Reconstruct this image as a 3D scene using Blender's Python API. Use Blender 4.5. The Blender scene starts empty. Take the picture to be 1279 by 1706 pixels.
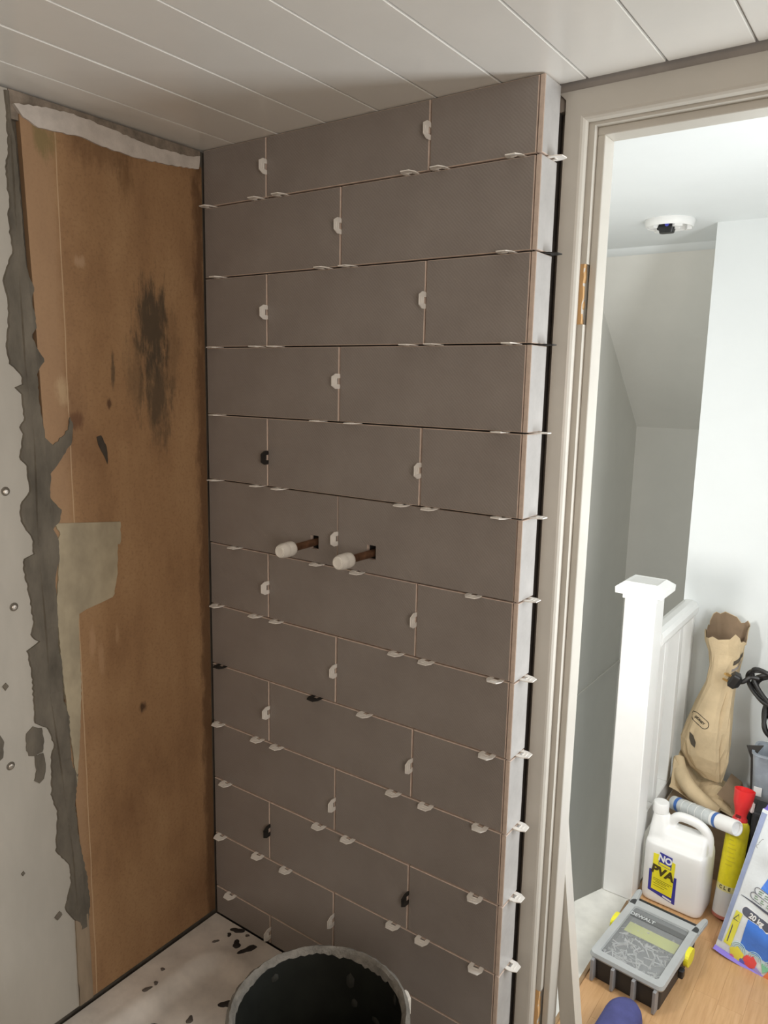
import bpy, bmesh, math, random
from mathutils import Vector, Matrix, Euler
random.seed(7)
D = bpy.data
SC = bpy.context.scene
COL = SC.collection
PI = math.pi

# ------------------------------------------------------------------ camera
def rz(a): return Matrix.Rotation(a, 3, 'Z')
def rx(a): return Matrix.Rotation(a, 3, 'X')
cam_data = D.cameras.new('camera')
cam = D.objects.new('camera', cam_data); COL.objects.link(cam)
cam_data.sensor_fit = 'HORIZONTAL'; cam_data.sensor_width = 36.0
cam_data.lens = 1271.1 * 36.0 / 1279.0
cam_data.clip_start = 0.02
R = rz(0.616697) @ rx(1.400635) @ rz(0.020902)
cam.matrix_world = Matrix.Translation((1.358045, -1.204509, 1.633761)) @ R.to_4x4()
SC.camera = cam

# ------------------------------------------------------------------ world, lamps, exposure
world = D.worlds.new('world'); SC.world = world; world.use_nodes = True
world.node_tree.nodes['Background'].inputs['Color'].default_value = (0.75, 0.87, 1.0, 1)
world.node_tree.nodes['Background'].inputs['Strength'].default_value = 0.6

def area(name, loc, direction, sx, sy, power, color):
    l = D.lights.new(name, 'AREA'); l.shape = 'RECTANGLE'; l.size = sx; l.size_y = sy
    l.energy = power; l.color = color
    o = D.objects.new(name, l); COL.objects.link(o)
    o.location = loc
    o.rotation_euler = Vector(direction).to_track_quat('-Z', 'Y').to_euler()
    return o
# daylight through the landing window (beyond the frame, on the landing's end wall)
area('landing_window_light', (1.68, 0.46, 1.30), (-1, 0.25, 0.0), 0.34, 1.15, 16.5, (0.97, 0.995, 1.0))
# unseen fill light added behind the tiled wall, where no window stands
area('stair_fill_light', (0.52, 0.18, 1.12), (0.18, 1, 0.0), 0.10, 0.24, 6.5, (1.0, 0.98, 0.94))
# unseen fill light added at the stair foot to brighten the stairwell
area('stair_foot_fill_light', (0.40, 1.55, -1.85), (0, 0.05, 1), 0.5, 0.9, 3.2, (1.0, 0.93, 0.82))
# dim bathroom window behind the camera
area('bathroom_window_light', (2.02, -1.45, 1.60), (-1, 0.12, -0.02), 0.8, 0.8, 20, (1.0, 0.89, 0.79))

SC.view_settings.view_transform = 'Standard'
try: SC.view_settings.look = 'None'
except Exception: pass
SC.view_settings.gamma = 1.0
SC.view_settings.use_curve_mapping = False
SC.view_settings.exposure = 0.0

# ------------------------------------------------------------------ materials
def srgb(r, g, b):
    f = lambda c: (c/255/12.92) if c/255 <= .04045 else ((c/255+.055)/1.055)**2.4
    return (f(r), f(g), f(b), 1)

class N:
    """small node helper"""
    def __init__(s, mat):
        mat.use_nodes = True
        s.t = mat.node_tree; s.b = s.t.nodes['Principled BSDF']
        s.out = [n for n in s.t.nodes if n.type == 'OUTPUT_MATERIAL'][0]
        s.co = s.t.nodes.new('ShaderNodeTexCoord').outputs['Object']
    def link(s, a, b): s.t.links.new(a, b)
    def put(s, sock, v):
        if hasattr(v, 'is_linked') or isinstance(v, bpy.types.NodeSocket): s.link(v, sock)
        else: sock.default_value = v
    def math(s, op, a, b=0.0, c=None, clamp=False):
        n = s.t.nodes.new('ShaderNodeMath'); n.operation = op; n.use_clamp = clamp
        s.put(n.inputs[0], a); s.put(n.inputs[1], b)
        if c is not None: s.put(n.inputs[2], c)
        return n.outputs[0]
    def noise(s, scale, detail=4, rough=.6, vec=None, stretch=None):
        v = vec or s.co
        if stretch:
            m = s.t.nodes.new('ShaderNodeMapping'); s.link(v, m.inputs['Vector'])
            m.inputs['Scale'].default_value = stretch; v = m.outputs[0]
        n = s.t.nodes.new('ShaderNodeTexNoise'); s.link(v, n.inputs['Vector'])
        n.inputs['Scale'].default_value = scale; n.inputs['Detail'].default_value = detail
        n.inputs['Roughness'].default_value = rough
        return n.outputs['Fac']
    def wave(s, scale, direction='DIAGONAL', dist=0.0):
        n = s.t.nodes.new('ShaderNodeTexWave'); s.link(s.co, n.inputs['Vector'])
        n.bands_direction = direction; n.inputs['Scale'].default_value = scale
        n.inputs['Distortion'].default_value = dist
        return n.outputs['Fac']
    def ramp(s, fac, stops):
        n = s.t.nodes.new('ShaderNodeValToRGB'); s.put(n.inputs['Fac'], fac)
        e = n.color_ramp.elements
        while len(e) < len(stops): e.new(0.5)
        for i, (p, c) in enumerate(stops):
            e[i].position = p; e[i].color = c if len(c) == 4 else (*c, 1)
        return n.outputs['Color']
    def fac(s, v, lo, hi):
        n = s.t.nodes.new('ShaderNodeMapRange'); n.interpolation_type = 'SMOOTHSTEP'
        s.put(n.inputs['Value'], v); n.inputs['From Min'].default_value = lo; n.inputs['From Max'].default_value = hi
        return n.outputs[0]
    def mix(s, f, a, b):
        n = s.t.nodes.new('ShaderNodeMix'); n.data_type = 'RGBA'
        s.put(n.inputs['Factor'], f); s.put(n.inputs[6], a); s.put(n.inputs[7], b)
        return n.outputs[2]
    def xyz(s):
        n = s.t.nodes.new('ShaderNodeSeparateXYZ'); s.link(s.co, n.inputs[0]); return n.outputs
    def bump(s, h, strength=.3, dist=.002):
        n = s.t.nodes.new('ShaderNodeBump'); s.link(h, n.inputs['Height'])
        n.inputs['Strength'].default_value = strength; n.inputs['Distance'].default_value = dist
        s.link(n.outputs[0], s.b.inputs['Normal'])

MATS = {}
def mat(name, col, rough=.6, var=.12, scale=12, metal=0, bump=0, bscale=80, bdist=.001, spec=None, stretch=None, alpha=None, trans=None, coat=None):
    if name in MATS: return MATS[name]
    m = D.materials.new(name); MATS[name] = m; n = N(m)
    c2 = tuple(max(0, x*(1-var)) for x in col[:3]) + (1,)
    c1 = tuple(min(1, x*(1+var*.5)) for x in col[:3]) + (1,)
    n.link(n.ramp(n.noise(scale, stretch=stretch), [(.3, c2), (.7, c1)]), n.b.inputs['Base Color'])
    n.b.inputs['Roughness'].default_value = rough
    n.b.inputs['Metallic'].default_value = metal
    if spec is not None: n.b.inputs['Specular IOR Level'].default_value = spec
    if alpha is not None: n.b.inputs['Alpha'].default_value = alpha
    if trans is not None: n.b.inputs['Transmission Weight'].default_value = trans
    if coat is not None: n.b.inputs['Coat Weight'].default_value = coat
    if bump: n.bump(n.noise(bscale, stretch=stretch), bump, bdist)
    return m

# tile glaze with a fine herringbone-like ripple
def make_tile_face():
    m = D.materials.new('tile_glaze'); n = N(m)
    c = n.ramp(n.noise(9), [(.3, (.240, .210, .191, 1)), (.7, (.278, .246, .224, 1))])
    n.link(c, n.b.inputs['Base Color'])
    n.b.inputs['Roughness'].default_value = .42
    n.b.inputs['Specular IOR Level'].default_value = .5
    w = n.wave(95, 'DIAGONAL', 3.0)
    n.bump(n.math('ADD', w, n.noise(260, 2)), .18, .0012)
    return m
TILE = make_tile_face()
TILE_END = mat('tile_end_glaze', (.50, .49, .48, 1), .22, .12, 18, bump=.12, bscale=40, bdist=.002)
TILE_EDGE = mat('tile_bisque_edge', (.62, .50, .42, 1), .8, .15, 60)
MORTAR_DARK = mat('adhesive_grey', (.10, .09, .08, 1), .9, .3, 30, bump=.5, bscale=60, bdist=.004)
PVC = mat('pvc_white_gloss', (.86, .85, .81, 1), .22, .03, 6)
PVC_GAP = mat('pvc_groove', (.22, .19, .16, 1), .4, .1)
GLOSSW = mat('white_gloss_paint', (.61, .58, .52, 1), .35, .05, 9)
SATINW = mat('white_satin_paint', (.86, .86, .84, 1), .42, .04, 7)
WALLW = mat('white_wall_paint', (.80, .83, .83, 1), .85, .02, 5, bump=.08, bscale=220)
WALLG = mat('stair_wall_paint', (.80, .79, .74, 1), .85, .03, 5, bump=.08, bscale=220)
RAWWOOD = mat('raw_pine', (.62, .37, .16, 1), .75, .4, 30, stretch=(1, 1, .15), bump=.5, bscale=60, bdist=.003)
CLIP = mat('clip_plastic', (.90, .87, .82, 1), .5, .05)
CLIPDARK = mat('clip_dirty', (.022, .02, .018, 1), .7, .3, 80)
BLACK = mat('black_plastic', (.018, .018, .019, 1), .42, .2)

def make_board():
    m = D.materials.new('brown_board'); n = N(m)
    x, y, z = n.xyz()
    base = n.ramp(n.noise(5, 6, .62, stretch=(1, 1.6, .7)), [(.28, srgb(134, 100, 69)), (.5, srgb(158, 123, 87)), (.74, srgb(173, 139, 101))])
    fine = n.noise(160, 3)
    base = n.mix(n.math('MULTIPLY', n.fac(fine, .45, .75), .25), base, srgb(98, 66, 40))
    # lighter paper edge beside the taped seam
    edge = n.math('SUBTRACT', 1.0, n.fac(n.math('ADD', y, n.math('MULTIPLY', n.noise(14), .03)), -.350, -.325))
    base = n.mix(n.math('MULTIPLY', edge, .55), base, srgb(170, 139, 108))
    line = n.math('LESS_THAN', n.math('ABSOLUTE', n.math('ADD', n.math('ADD', y, .345), n.math('MULTIPLY', n.noise(6, 2), .006))), .0011)
    base = n.mix(n.math('MULTIPLY', line, .7), base, srgb(196, 170, 136))
    ns = n.noise(26, 6, .7, stretch=(1, 2.2, .55))
    def smudge_shade(base, cy, cz, ry, rz_, lo, hi, amt, colr):
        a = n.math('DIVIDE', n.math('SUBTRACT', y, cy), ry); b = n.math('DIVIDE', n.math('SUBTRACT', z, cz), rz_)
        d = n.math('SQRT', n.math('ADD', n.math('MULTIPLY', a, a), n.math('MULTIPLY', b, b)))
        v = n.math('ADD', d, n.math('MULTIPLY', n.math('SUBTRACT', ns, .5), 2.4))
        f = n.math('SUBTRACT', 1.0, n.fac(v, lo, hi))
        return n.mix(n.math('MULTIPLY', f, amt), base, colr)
    dk = srgb(72, 62, 48)
    base = smudge_shade(base, -.146, 1.735, .050, .115, .35, 1.1, .9, dk)
    base = smudge_shade(base, -.138, 1.60, .046, .13, .25, 1.1, .8, dk)
    base = smudge_shade(base, -.19, 1.63, .035, .09, .2, 1.1, .45, srgb(80, 66, 48))
    base = smudge_shade(base, -.095, 1.68, .03, .13, .2, 1.1, .35, srgb(80, 64, 46))
    base = smudge_shade(base, -.245, 1.645, .006, .05, .4, 1.0, .7, dk)
    base = smudge_shade(base, -.258, 1.577, .008, .016, .4, 1.0, .8, srgb(70, 44, 28))
    base = smudge_shade(base, -.202, .905, .012, .016, .3, 1.0, .85, srgb(52, 30, 18))
    base = smudge_shade(base, -.31, 1.846, .014, .014, .3, 1.2, .8, srgb(176, 146, 116))
    base = smudge_shade(base, -.36, 1.60, .016, .035, .3, 1.1, .7, srgb(190, 165, 130))
    base = smudge_shade(base, -.335, 1.545, .02, .02, .3, 1.1, .8, srgb(104, 70, 46))
    base = smudge_shade(base, -.37, 2.05, .03, .035, .3, 1.1, .7, srgb(120, 108, 66))
    base = smudge_shade(base, -.25, 2.06, .09, .045, .1, 1.2, .45, srgb(84, 56, 34))
    base = smudge_shade(base, -.20, 2.02, .025, .05, .2, 1.1, .45, srgb(92, 64, 34))
    base = smudge_shade(base, -.30, 1.05, .012, .06, .2, 1.0, .55, srgb(180, 146, 112))
    base = smudge_shade(base, -.32, 1.09, .010, .05, .2, 1.0, .6, srgb(180, 146, 112))
    base = smudge_shade(base, -.26, 1.09, .006, .03, .2, 1.0, .5, srgb(180, 146, 112))
    base = smudge_shade(base, -.012, .9, .022, 2.6, .3, 1.3, .7, srgb(74, 48, 28))  # shade in the corner by the tiles, painted into the board colour
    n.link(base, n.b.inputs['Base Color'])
    n.b.inputs['Roughness'].default_value = .7
    n.bump(n.math('ADD', fine, ns), .15, .001)
    return m
BOARD = make_board()
CEMENT = mat('cement_grey', (.150, .132, .104, 1), .95, .4, 22, bump=.7, bscale=38, bdist=.006, stretch=(1, 1, .4))
FILLER = mat('beige_filler', (.43, .37, .26, 1), .95, .25, 16, bump=.35, bscale=50, bdist=.002, stretch=(1, 1, .6))
PLASTERW = mat('white_plaster', (.60, .55, .50, 1), .95, .18, 24, bump=.5, bscale=60, bdist=.003)
PLASTERG = mat('grey_board', (.44, .415, .365, 1), .9, .14, 7, bump=.3, bscale=90, bdist=.002, stretch=(1, 1, .3))
TAPE = mat('tan_strip', (.30, .235, .165, 1), .9, .3, 25, stretch=(1, 1, .2), bump=.3)
TRAYM = mat('tray_acrylic', (.74, .69, .63, 1), .38, .22, 11)
DAB = mat('dark_adhesive', (.030, .024, .021, 1), .8, .3, 50, bump=.5, bscale=90)
COPPER = mat('old_copper', (.20, .105, .060, 1), .45, .45, 60, metal=.7)
CAPW = mat('white_cap', (.80, .77, .71, 1), .45, .05)
BUCKET = mat('bucket_black', (.010, .011, .008, 1), .5, .4, 20, bump=.25, bscale=40)
CRUST = mat('mortar_crust', (.20, .185, .16, 1), .95, .35, 45, bump=.8, bscale=90, bdist=.004)

# ------------------------------------------------------------------ mesh helpers
def obj(name, bm, mats, parent=None, smooth=False, loc=None, rot=None, recalc=True):
    if recalc: bmesh.ops.recalc_face_normals(bm, faces=bm.faces[:])
    me = D.meshes.new(name); bm.to_mesh(me); bm.free()
    if not isinstance(mats, (list, tuple)): mats = [mats]
    for m in mats: me.materials.append(m)
    if smooth:
        for p in me.polygons: p.use_smooth = True
        me.set_sharp_from_angle(angle=0.75)
    o = D.objects.new(name, me); COL.objects.link(o)
    if parent: o.parent = parent
    if loc: o.location = loc
    if rot: o.rotation_euler = rot
    return o
def inst(name, me, parent=None, loc=(0, 0, 0), rot=(0, 0, 0)):
    o = D.objects.new(name, me); COL.objects.link(o)
    if parent: o.parent = parent
    o.location = loc; o.rotation_euler = rot
    return o
def tag(o, label, cat=None, group=None, kind=None):
    o['label'] = label
    if cat: o['category'] = cat
    if group: o['group'] = group
    if kind: o['kind'] = kind
    return o
def thing(name, loc, label, cat, group=None, rot=(0, 0, 0)):
    o = D.objects.new(name, None); COL.objects.link(o); o.empty_display_size = .05
    o.location = loc; o.rotation_euler = rot
    return tag(o, label, cat, group)
def struct(name, bm, mats, label, smooth=False):
    o = obj(name, bm, mats, None, smooth); return tag(o, label, 'building part', None, 'structure')
def structE(name, label):
    o = D.objects.new(name, None); COL.objects.link(o); return tag(o, label, 'building part', None, 'structure')

def box(bm, x0, x1, y0, y1, z0, z1, mi=0):
    v = [bm.verts.new(p) for p in ((x0,y0,z0),(x1,y0,z0),(x1,y1,z0),(x0,y1,z0),(x0,y0,z1),(x1,y0,z1),(x1,y1,z1),(x0,y1,z1))]
    fs = []
    for q in ((3,2,1,0),(4,5,6,7),(0,1,5,4),(1,2,6,5),(2,3,7,6),(3,0,4,7)):
        f = bm.faces.new([v[i] for i in q]); f.material_index = mi; fs.append(f)
    return v, fs
def bbox(x0, x1, y0, y1, z0, z1, bev=0, seg=1):
    bm = bmesh.new(); box(bm, x0, x1, y0, y1, z0, z1)
    if bev: bmesh.ops.bevel(bm, geom=bm.edges[:], offset=bev, segments=seg, affect='EDGES', profile=.6)
    return bm
def prism(bm, pts, vec, mi=0):
    """closed polygon of 3D points swept along vec"""
    vec = Vector(vec)
    a = [bm.verts.new(p) for p in pts]; b = [bm.verts.new(Vector(p) + vec) for p in pts]
    fs = [bm.faces.new(a[::-1]), bm.faces.new(b)]
    n = len(pts)
    for i in range(n): fs.append(bm.faces.new((a[i], a[(i+1) % n], b[(i+1) % n], b[i])))
    for f in fs: f.material_index = mi
    return fs
def loft(bm, rings, cap0=True, cap1=True, mi=0, closed=True):
    vs = [[bm.verts.new(p) for p in r] for r in rings]
    for i in range(len(vs)-1):
        a, b = vs[i], vs[i+1]; n = len(a)
        for j in range(n if closed else n-1):
            f = bm.faces.new((a[j], a[(j+1) % n], b[(j+1) % n], b[j])); f.material_index = mi
    if cap0: bm.faces.new(vs[0][::-1]).material_index = mi
    if cap1: bm.faces.new(vs[-1]).material_index = mi
    return vs
def lathe(bm, prof, seg=24, mat4=Matrix.Identity(4), cap0=True, cap1=True, mi=0):
    rings = [[mat4 @ Vector((r*math.cos(2*PI*k/seg), r*math.sin(2*PI*k/seg), z)) for k in range(seg)] for r, z in prof]
    return loft(bm, rings, cap0, cap1, mi)
def tube(bm, pts, r, seg=8, mi=0, cap=True):
    pts = [Vector(p) for p in pts]; rings = []
    up = Vector((0, 0, 1))
    nrm = None
    for i, p in enumerate(pts):
        t = (pts[min(i+1, len(pts)-1)] - pts[max(i-1, 0)]).normalized()
        if nrm is None:
            nrm = t.cross(up) if abs(t.dot(up)) < .95 else t.cross(Vector((1, 0, 0)))
        nrm = (nrm - t*nrm.dot(t)).normalized(); bn = t.cross(nrm)
        rr = r[i] if isinstance(r, (list, tuple)) else r
        rings.append([p + nrm*rr*math.cos(2*PI*k/seg) + bn*rr*math.sin(2*PI*k/seg) for k in range(seg)])
    return loft(bm, rings, cap, cap, mi)
def rrect(w, d, r, z, cx=0, cy=0, seg=4):
    pts = []
    for (sx, sy, a0) in ((1, 1, 0), (-1, 1, PI/2), (-1, -1, PI), (1, -1, 3*PI/2)):
        for k in range(seg+1):
            a = a0 + PI/2*k/seg
            pts.append((cx + sx*(w/2-r) + r*math.cos(a), cy + sy*(d/2-r) + r*math.sin(a), z))
    return pts
def ragged(poly, amp, step):
    amp = min(amp, .0014)
    out = []
    n = len(poly)
    for i in range(n):
        a = Vector(poly[i]); b = Vector(poly[(i+1) % n]); L = (b-a).length
        k = max(1, int(L/step))
        for j in range(k):
            p = a.lerp(b, j/k)
            if j or amp > .0015: p = p + Vector((random.uniform(-amp, amp), random.uniform(-amp, amp)))
            out.append((p.x, p.y))
    return out
def catmull(pts, n=6, closed=False):
    P = [Vector(p) for p in pts]; out = []
    m = len(P)
    rng = range(m) if closed else range(m-1)
    for i in rng:
        p0 = P[(i-1) % m] if closed or i > 0 else P[0]; p1 = P[i]; p2 = P[(i+1) % m]
        p3 = P[(i+2) % m] if closed or i+2 < m else P[-1]
        for j in range(n):
            t = j/n
            out.append(.5*((2*p1) + (p2-p0)*t + (2*p0-5*p1+4*p2-p3)*t*t + (3*p1-p0-3*p2+p3)*t**3))
    if not closed: out.append(P[-1])
    return out
def text(name, s, size, m, parent, loc, rot, extrude=.0003, sx=1.0, bold=.0, align='CENTER'):
    cu = D.curves.new(name, 'FONT'); cu.body = s; cu.size = size; cu.extrude = extrude
    cu.align_x = align; cu.align_y = 'CENTER'; cu.offset = bold
    t = D.objects.new(name, cu); COL.objects.link(t)
    bpy.context.view_layer.update()
    me = D.meshes.new_from_object(t.evaluated_get(bpy.context.evaluated_depsgraph_get()))
    D.objects.remove(t); D.curves.remove(cu)
    me.materials.clear(); me.materials.append(m)
    o = D.objects.new(name, me); COL.objects.link(o)
    o.parent = parent; o.location = loc; o.rotation_euler = rot; o.scale = (sx, 1, 1)
    return o
def fused(name, bm, m, parent, voxel=.004, smooth_it=6, loc=None):
    """union of overlapping shells into one continuous skin"""
    o = obj(name, bm, m, parent, True, loc)
    r = o.modifiers.new('r', 'REMESH'); r.mode = 'VOXEL'; r.voxel_size = voxel; r.use_smooth_shade = True
    s = o.modifiers.new('s', 'SMOOTH'); s.factor = .5; s.iterations = smooth_it
    bpy.context.view_layer.update()
    me = D.meshes.new_from_object(o.evaluated_get(bpy.context.evaluated_depsgraph_get()))
    o.modifiers.clear(); old = o.data; o.data = me; D.meshes.remove(old); me.name = name
    return o

# ================================================================== SETTING
CZ = 2.12          # bathroom ceiling
LZ = 2.176         # landing ceiling
XR = 0.800         # outer corner of the tiled wall
# ---- tiled wall
bm = bmesh.new()
box(bm, -.30, .788, .030, .157, -2.0, LZ)
wall_back = struct('wall_back', bm, MORTAR_DARK, 'narrow bathroom wall being covered with large taupe brick-bond tiles')
H = .15; GAP = .003
def tile_mesh(w, h, hole=None):
    """front tile; local origin bottom-left of the face; slot0 glaze slot1 edge"""
    bm = bmesh.new(); t = .009; b = .0012
    if hole is None:
        v, fs = box(bm, 0, w, 0, t, 0, h)
        bmesh.ops.bevel(bm, geom=[e for e in bm.edges if all(abs(q.co.y) < 1e-6 for q in e.verts)], offset=b, segments=1, affect='EDGES')
    else:
        hx0, hx1, hz0, hz1 = hole
        xs = [0, hx0, hx1, w]; zs = [0, hz0, hz1, h]
        for y in (0, t):
            g = [[bm.verts.new((x, y, z)) for z in zs] for x in xs]
            for i in range(3):
                for j in range(3):
                    if (i, j) != (1, 1): bm.faces.new((g[i][j], g[i+1][j], g[i+1][j+1], g[i][j+1]))
            if y == 0: g0 = g
        def wl(a, b_): bm.faces.new((g0[a[0]][a[1]], g0[b_[0]][b_[1]], g[b_[0]][b_[1]], g[a[0]][a[1]]))
        for i in range(3):
            wl((i, 0), (i+1, 0)); wl((i, 3), (i+1, 3)); wl((0, i), (0, i+1)); wl((3, i), (3, i+1))
        wl((1, 1), (2, 1)); wl((2, 1), (2, 2)); wl((2, 2), (1, 2)); wl((1, 2), (1, 1))
    bmesh.ops.recalc_face_normals(bm, faces=bm.faces[:])
    for f in bm.faces:
        f.material_index = 0 if f.normal.y < -.95 else 1
    me = D.meshes.new('tile'); bm.to_mesh(me); bm.free()
    me.materials.append(TILE); me.materials.append(TILE_EDGE)
    return me
TM = {}
for row in range(1, 14):
    z1 = 2.118 if row == 1 else 2.0 - (row-2)*H - GAP/2
    z0 = 2.0 - (row-1)*H + GAP/2 if row < 13 else .2735
    cols = [(.002, .191), (.191, .586), (.586, .789)] if row % 2 else [(.002, .388), (.388, .789)]
    for (a, b) in cols:
        x0 = a + (GAP/2 if a > .01 else 0); x1 = b - (GAP/2 if b < .78 else 0)
        hole = None
        if row == 6:
            hc = (.326, .475)[0 if a < .1 else 1]
            hole = (hc-.011-x0, hc+.011-x0, 1.280-z0, 1.309-z0)
        key = (round(x1-x0, 4), round(z1-z0, 4), hole)
        if key not in TM: TM[key] = tile_mesh(x1-x0, z1-z0, hole)
        inst('tile', TM[key], wall_back, (x0, random.uniform(-.0003, .0003), z0), (random.uniform(-.0012, .0012), 0, random.uniform(-.0012, .0012)))
# return tiles on the end of the wall (glaze faces the doorway, bare edge faces the room)
def return_mesh(h):
    bm = bmesh.new(); box(bm, -.0085, 0, 0, .061, 0, h)
    bmesh.ops.bevel(bm, geom=[e for e in bm.edges if all(abs(q.co.x) < 1e-6 for q in e.verts)], offset=.001, segments=1, affect='EDGES')
    bmesh.ops.recalc_face_normals(bm, faces=bm.faces[:])
    for f in bm.faces: f.material_index = 0 if f.normal.x > .9 else 1
    me = D.meshes.new('return_tile'); bm.to_mesh(me); bm.free()
    me.materials.append(TILE_END); me.materials.append(TILE_EDGE); return me
RM = {}
for row in range(1, 14):
    z1 = 2.118 if row == 1 else 2.0 - (row-2)*H - GAP/2
    z0 = 2.0 - (row-1)*H + GAP/2 if row < 13 else .06
    k = round(z1-z0, 4)
    if k not in RM: RM[k] = return_mesh(z1-z0)
    inst('return_tile', RM[k], wall_back, (XR, 0, z0))

# ---- left wall: board, cement seam, plasterboard
bm = bmesh.new(); box(bm, -.12, -.016, -2.3, .03, 0, LZ)
wall_left = struct('wall_left', bm, CEMENT, 'stripped bathroom wall of brown board, cement seam and grey plasterboard')
bm = bmesh.new(); prism(bm, [(-.014, y, z) for y, z in ((-.415, 2.084), (-.003, 2.084), (-.003, .283), (-.361, .283), (-.368, .6), (-.392, 1.1), (-.405, 1.7))], (.013, 0, 0))
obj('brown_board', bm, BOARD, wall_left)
bm = bmesh.new(); prism(bm, [(-.014, y, z) for y, z in ((-2.28, 2.116), (-.434, 2.116), (-.430, 1.6), (-.430, 1.0), (-.412, .9), (-.392, .6), (-.3905, .283), (-2.28, .283))], (.013, 0, 0))
obj('grey_plasterboard', bm, PLASTERG, wall_left)
obj('bare_plaster_strip', bbox(-.014, -.004, -.431, -.004, 2.07, 2.118), mat('old_plaster', (.26, .215, .17, 1), .95, .4, 40, bump=.6, bscale=50, bdist=.004), wall_left)
def patch(name, poly, m, t, amp=.0015, step=.008, base=-.006):
    bm = bmesh.new(); pts = ragged(poly, amp, step)
    prism(bm, [(base, y, z) for y, z in pts], (t+.0005-base-.001, 0, 0))
    bmesh.ops.triangulate(bm, faces=[f for f in bm.faces if len(f.verts) > 4], ngon_method='EAR_CLIP')
    return obj(name, bm, m, wall_left)
def dab(name, poly, m, t):
    """small star-shaped dab, fanned about its middle"""
    bm = bmesh.new(); pts = ragged(poly, .0012, .006); n = len(pts)
    cy = sum(p[0] for p in pts)/n; cz = sum(p[1] for p in pts)/n
    loft(bm, [[(-.004, y, z) for y, z in pts], [(t*.5, y, z) for y, z in pts], [(t, cy+(y-cy)*.8, cz+(z-cz)*.8) for y, z in pts], [(t*1.2, cy+(y-cy)*.05, cz+(z-cz)*.05) for y, z in pts]])
    return obj(name, bm, m, wall_left)
def strip(name, L, R, z0, z1, m, t, skew=0):
    """ragged vertical strip between two edge lines"""
    bm = bmesh.new(); n = max(2, int(abs(z1-z0)/.006)); vs = []
    for i in range(n+1):
        z = z0+(z1-z0)*i/n; a = edge_at(L, z)+random.uniform(-.001, .001); b = max(a+.001, edge_at(R, z)+random.uniform(-.001, .001))
        vs.append([bm.verts.new((px, py, z - skew*(py-a)*(1 if z > 1.3 else 0))) for px, py in ((-.006, a), (t, a+.0006), (t+.0005, (a+b)/2), (t, b-.0006), (-.006, b))])
    for p, q in zip(vs, vs[1:]):
        for k in range(4): bm.faces.new((p[k], p[k+1], q[k+1], q[k]))
    bm.faces.new(vs[0]); bm.faces.new(vs[-1][::-1])
    return obj(name, bm, m, wall_left)
cemL = [(-0.440,2.112),(-0.439,2.049),(-0.439,2.015),(-0.446,1.994),(-0.446,1.965),(-0.442,1.926),(-0.448,1.91),(-0.443,1.845),(-0.458,1.812),(-0.463,1.791),(-0.457,1.761),(-0.458,1.72),(-0.465,1.677),(-0.461,1.651),(-0.439,1.63),(-0.438,1.614),(-0.46,1.612),(-0.441,1.598),(-0.439,1.549),(-0.451,1.538),(-0.443,1.522),(-0.453,1.478),(-0.439,1.466),(-0.438,1.415),(-0.457,1.394),(-0.457,1.36),(-0.436,1.323),(-0.437,1.294),(-0.455,1.291),(-0.459,1.275),(-0.45,1.22),(-0.445,1.16),(-0.453,1.137),(-0.436,1.121),(-0.461,1.11),(-0.454,1.065),(-0.454,1.016),(-0.454,0.96),(-0.427,0.938),(-0.417,0.901),(-0.424,0.879),(-0.429,0.79),(-0.418,0.758),(-0.426,0.668),(-0.398,0.626),(-0.397,0.583),(-0.413,0.53),(-0.398,0.5),(-0.381,0.475)]
cemR = [(-0.434,2.112),(-0.433,2.085),(-0.426,2.038),(-0.423,1.939),(-0.419,1.848),(-0.417,1.817),(-0.405,1.787),(-0.412,1.765),(-0.419,1.701),(-0.404,1.718),(-0.392,1.659),(-0.409,1.636),(-0.408,1.592),(-0.404,1.548),(-0.398,1.502),(-0.393,1.467),(-0.392,1.444),(-0.397,1.399),(-0.374,1.373),(-0.379,1.35),(-0.394,1.34),(-0.383,1.314),(-0.385,1.273),(-0.395,1.244),(-0.395,1.171),(-0.397,1.097),(-0.39,1.071),(-0.392,0.989),(-0.381,0.952),(-0.382,0.848),(-0.368,0.815),(-0.378,0.752),(-0.373,0.667),(-0.359,0.576),(-0.355,0.516),(-0.362,0.46)]
def edge_at(poly, z):
    P = sorted(poly, key=lambda p: -p[1])
    for a, b in zip(P, P[1:]):
        if b[1] <= z <= a[1]: return a[0] + (b[0]-a[0])*(a[1]-z)/max(1e-6, a[1]-b[1])
    return P[-1][0] if z < P[-1][1] else P[0][0]
bm = bmesh.new(); zs = [2.112 - .006*i for i in range(276)]; cols = []
for z in zs:
    yl = edge_at(cemL, z) + random.uniform(-.0014, .0014); yr = edge_at(cemR, z) + random.uniform(-.0012, .0012)
    mid = .0050 + .0016*math.sin(z*23) + random.uniform(-.0004, .0004)
    row = [(-.001, yl), (.0022, yl+.002)]
    c0 = edge_at([(-.436, 2.11), (-.434, 1.66), (-.424, 1.52), (-.428, 1.35), (-.420, 1.0), (-.392, .66), (-.386, .46)], z)
    c1 = edge_at([(-.431, 2.11), (-.424, 1.93), (-.409, 1.63), (-.398, 1.38), (-.397, 1.12), (-.391, .98), (-.381, .83), (-.366, .46)], z)
    c0 = max(yl+.003, c0); c1 = max(c0+.003, min(yr-.002, c1))
    row += [(.0030, c0-.0005), (mid, c0+.0012), (mid+.0006, (c0+c1)/2), (mid+.001, c1-.001), (.0026, c1), (.0020, yr-.0008), (-.001, yr)]
    cols.append([bm.verts.new((x, y, z)) for x, y in row])
for a, b in zip(cols, cols[1:]):
    for i in range(len(a)-1): bm.faces.new((a[i], a[i+1], b[i+1], b[i]))
obj('cement_seam', bm, CEMENT, wall_left)
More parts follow.
